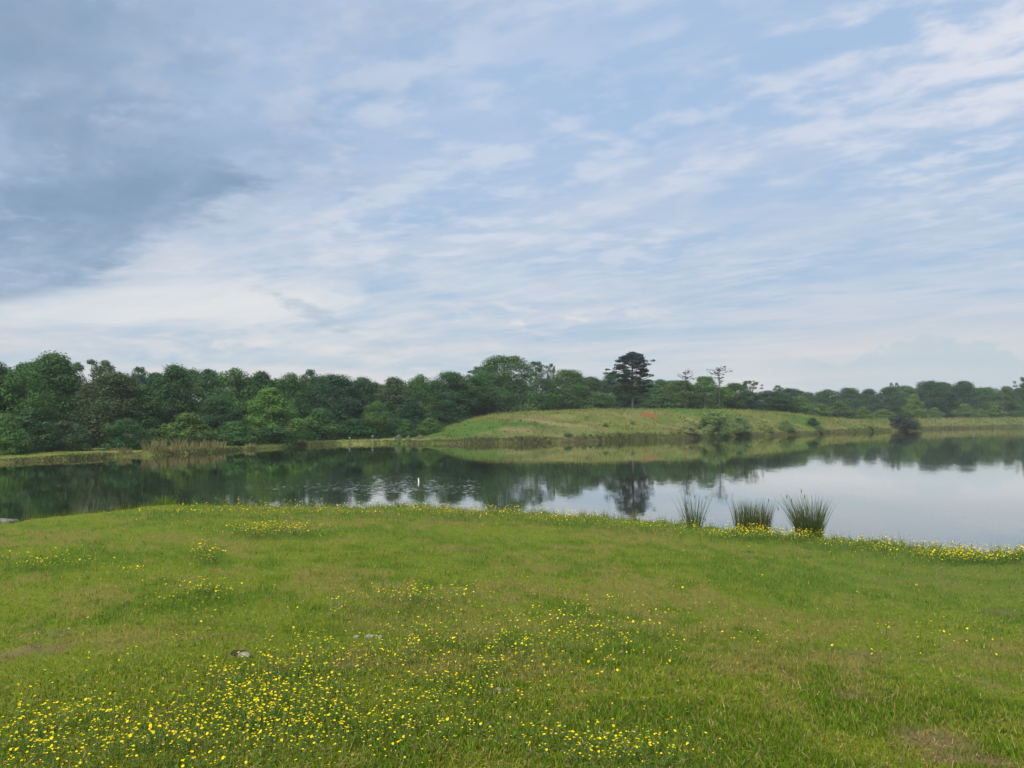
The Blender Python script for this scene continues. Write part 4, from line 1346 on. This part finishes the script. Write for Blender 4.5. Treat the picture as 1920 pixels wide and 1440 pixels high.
def stone(name, loc, size, seed, m, label, cat='stone', group=None, rz=0.0):
    g = np.random.default_rng(seed)
    nu, nv_ = 14, 8
    V = []
    for i in range(nv_ + 1):
        a = -math.pi / 2 + math.pi * i / nv_
        for k in range(nu):
            b = 2 * math.pi * k / nu
            V.append((math.cos(a) * math.cos(b), math.cos(a) * math.sin(b), math.sin(a)))
    V = np.array(V)
    V = np.sign(V) * np.abs(V) ** .8
    f = .72 + .5 * (vn(V[:, 0] * 1.9 + 5 + V[:, 2], V[:, 1] * 1.9 + 9 - V[:, 2] * 1.3, seed) - .1)
    V = V * f[:, None] * np.array(size) / 2
    I = np.arange(nu * (nv_ + 1)).reshape(nv_ + 1, nu)
    Q = np.stack([I[:-1], np.roll(I[:-1], -1, 1), np.roll(I[1:], -1, 1), I[1:]], -1).reshape(-1, 4)
    o = link(name, mesh(name, V, [Q], [m]))
    o.location = loc
    o.rotation_euler = (0, 0, rz)
    return tag(o, label, cat, group)


SC = 'pale stones lying in the meadow grass'
for (u, v), size, lab, sd, rz in (((457, 1234), (.11, .08, .07), 'whitish stone beside a dark hollow in the grass', 401, .2),
                                  ((443, 1226), (.05, .05, .035), 'tiny pale stone just behind the whitish one', 402, .0),
                                  ((694, 1197), (.10, .07, .055), 'pale stone in the middle of the pale flat row', 403, .3),
                                  ((669, 1196), (.07, .06, .04), 'greyish stone at the near end of the pale row', 404, .9),
                                  ((713, 1197), (.08, .05, .04), 'buff stone at the end of the pale row', 405, 1.7),
                                  ((935, 1297), (.055, .05, .045), 'small cream stone by the brown grass', 406, .5),
                                  ((951, 1297), (.05, .04, .03), 'small buff stone next to the cream one', 407, 1.1)):
    p = hit(u, v)
    stone('stone', (p[0], p[1], p[2] + size[2] * .22), size, sd, M_STONE, lab, 'stone', SC, rz)
# dark lump in place of the hollow behind the whitish stone
p = hit(450, 1231)
stone('dark_lump', (p[0] - .02, p[1] + .05, p[2] + .01), (.15, .07, .06), 410, M_DARK, 'small dark lump in the hollow behind the whitish stone', 'soil')
p = at_depth(6, 978, edge_Y(6) - .05)
stone('shore_stone', (p[0] - .1, p[1], .28), (1.0, .6, .26), 411, M_GREY, 'flat grey stone at the water by the left edge of the meadow', 'stone', None, .1)

# white marker post in the pond
pp = at_depth(785, 903, float(D(41.6)))
root = bpy.data.objects.new('marker_post', None)
COL.objects.link(root)
root.location = (pp[0], pp[1], 0)
root.rotation_euler = (.02, -.04, 0)
tag(root, 'white pipe marker post sticking up out of the pond', 'post')
G = Geo(); G.tube([(0, 0, -.8), (0, 0, .17)], [.031, .031], 14); link('pipe', G.mesh('pipe', [M_WHITE]), root)
G = Geo(); G.tube([(0, 0, .165), (0, 0, .192), (0, 0, .198)], [.036, .036, .028], 14); link('cap', G.mesh('cap', [M_WHITE]), root)


def box_mesh(name, w, d, h, m, z0=0.0, bev=.01):
    import bmesh
    bm = bmesh.new()
    bmesh.ops.create_cube(bm, size=1)
    for v in bm.verts:
        v.co = Vector((v.co.x * w, v.co.y * d, (v.co.z + .5) * h + z0))
    bmesh.ops.bevel(bm, geom=bm.edges[:], offset=bev, segments=1, affect='EDGES')
    me = bpy.data.meshes.new(name)
    bm.to_mesh(me)
    bm.free()
    me.materials.append(m)
    return me


def small_box(name, u, Yd, w, d, h, label, cat, body, top, part):
    x, y = t_of(u) * Yd, Yd
    z = float(height(np.array([x]), np.array([y]))[0])
    r = bpy.data.objects.new(name, None)
    COL.objects.link(r)
    r.location = (x, y, z - .02)
    tag(r, label, cat)
    link('body', box_mesh('body', w, d, h, body), r)
    link(part, box_mesh(part, w * 1.12, d * 1.12, h * .14, top, h + .003, .008), r)
    return r


small_box('box', 535, far_shore_Y(535) + .5, .5, .4, .42, 'small dark box with a pale lid at the water of the far shore', 'box', M_DARK, M_GREY, 'lid')
# pale post on the far shore
for u, h_, lab in ((699, .40, 'short pale stake on the far shore below the slim yellowish tree'), (656, .25, 'second shorter pale stake on the far shore')):
    Yd = far_shore_Y(u) + 3.0
    x, y = t_of(u) * Yd, Yd
    z = float(height(np.array([x]), np.array([y]))[0])
    r = bpy.data.objects.new('stake', None); COL.objects.link(r); r.location = (x, y, z)
    tag(r, lab, 'stake', 'pale stakes on the far shore')
    G = Geo(); G.tube([(0, 0, -.3), (.01, 0, h_)], [.09, .08], 8); link('shaft', G.mesh('shaft', [M_PALEBARK]), r)
    G = Geo(); G.tube([(.01, 0, h_ + .003), (.01, 0, h_ + .12), (.01, 0, h_ + .16)], [.12, .11, .03], 8); link('top', G.mesh('top', [M_STONE]), r)
# the small white thing at the edge of the far wood
small_box('hut', 1916, far_shore_Y(1916) + 38, 1.9, 1.5, 1.5, 'small whitish hut at the edge of the far wood', 'hut', M_PALEGREY, M_GREY, 'roof')

# ------------------------------------------------------------------ the air: one even box of haze around everything
hz_m = bpy.data.materials.new('haze')
hz_m.use_nodes = True
ht = hz_m.node_tree
ht.nodes.clear()
ho = ht.nodes.new('ShaderNodeOutputMaterial')
hv = ht.nodes.new('ShaderNodeVolumePrincipled')
hv.inputs['Color'].default_value = (.86, .93, 1.0, 1)
hv.inputs['Density'].default_value = HAZE
hv.inputs['Anisotropy'].default_value = 0.0
ht.links.new(hv.outputs[0], ho.inputs['Volume'])
hb_ = Geo()
bx0, bx1, bz0, bz1 = -5200.0, 5200.0, -3.0, 24.0
hb_.add(np.array([(x_, y_, z_) for z_ in (bz0, bz1) for y_ in (bx0, bx1) for x_ in (bx0, bx1)]),
        [(0, 2, 3, 1), (4, 5, 7, 6), (0, 1, 5, 4), (2, 6, 7, 3), (0, 4, 6, 2), (1, 3, 7, 5)])
tag(link('haze', hb_.mesh('haze', [hz_m])), 'thin summer haze over the pond and woods', kind='stuff')
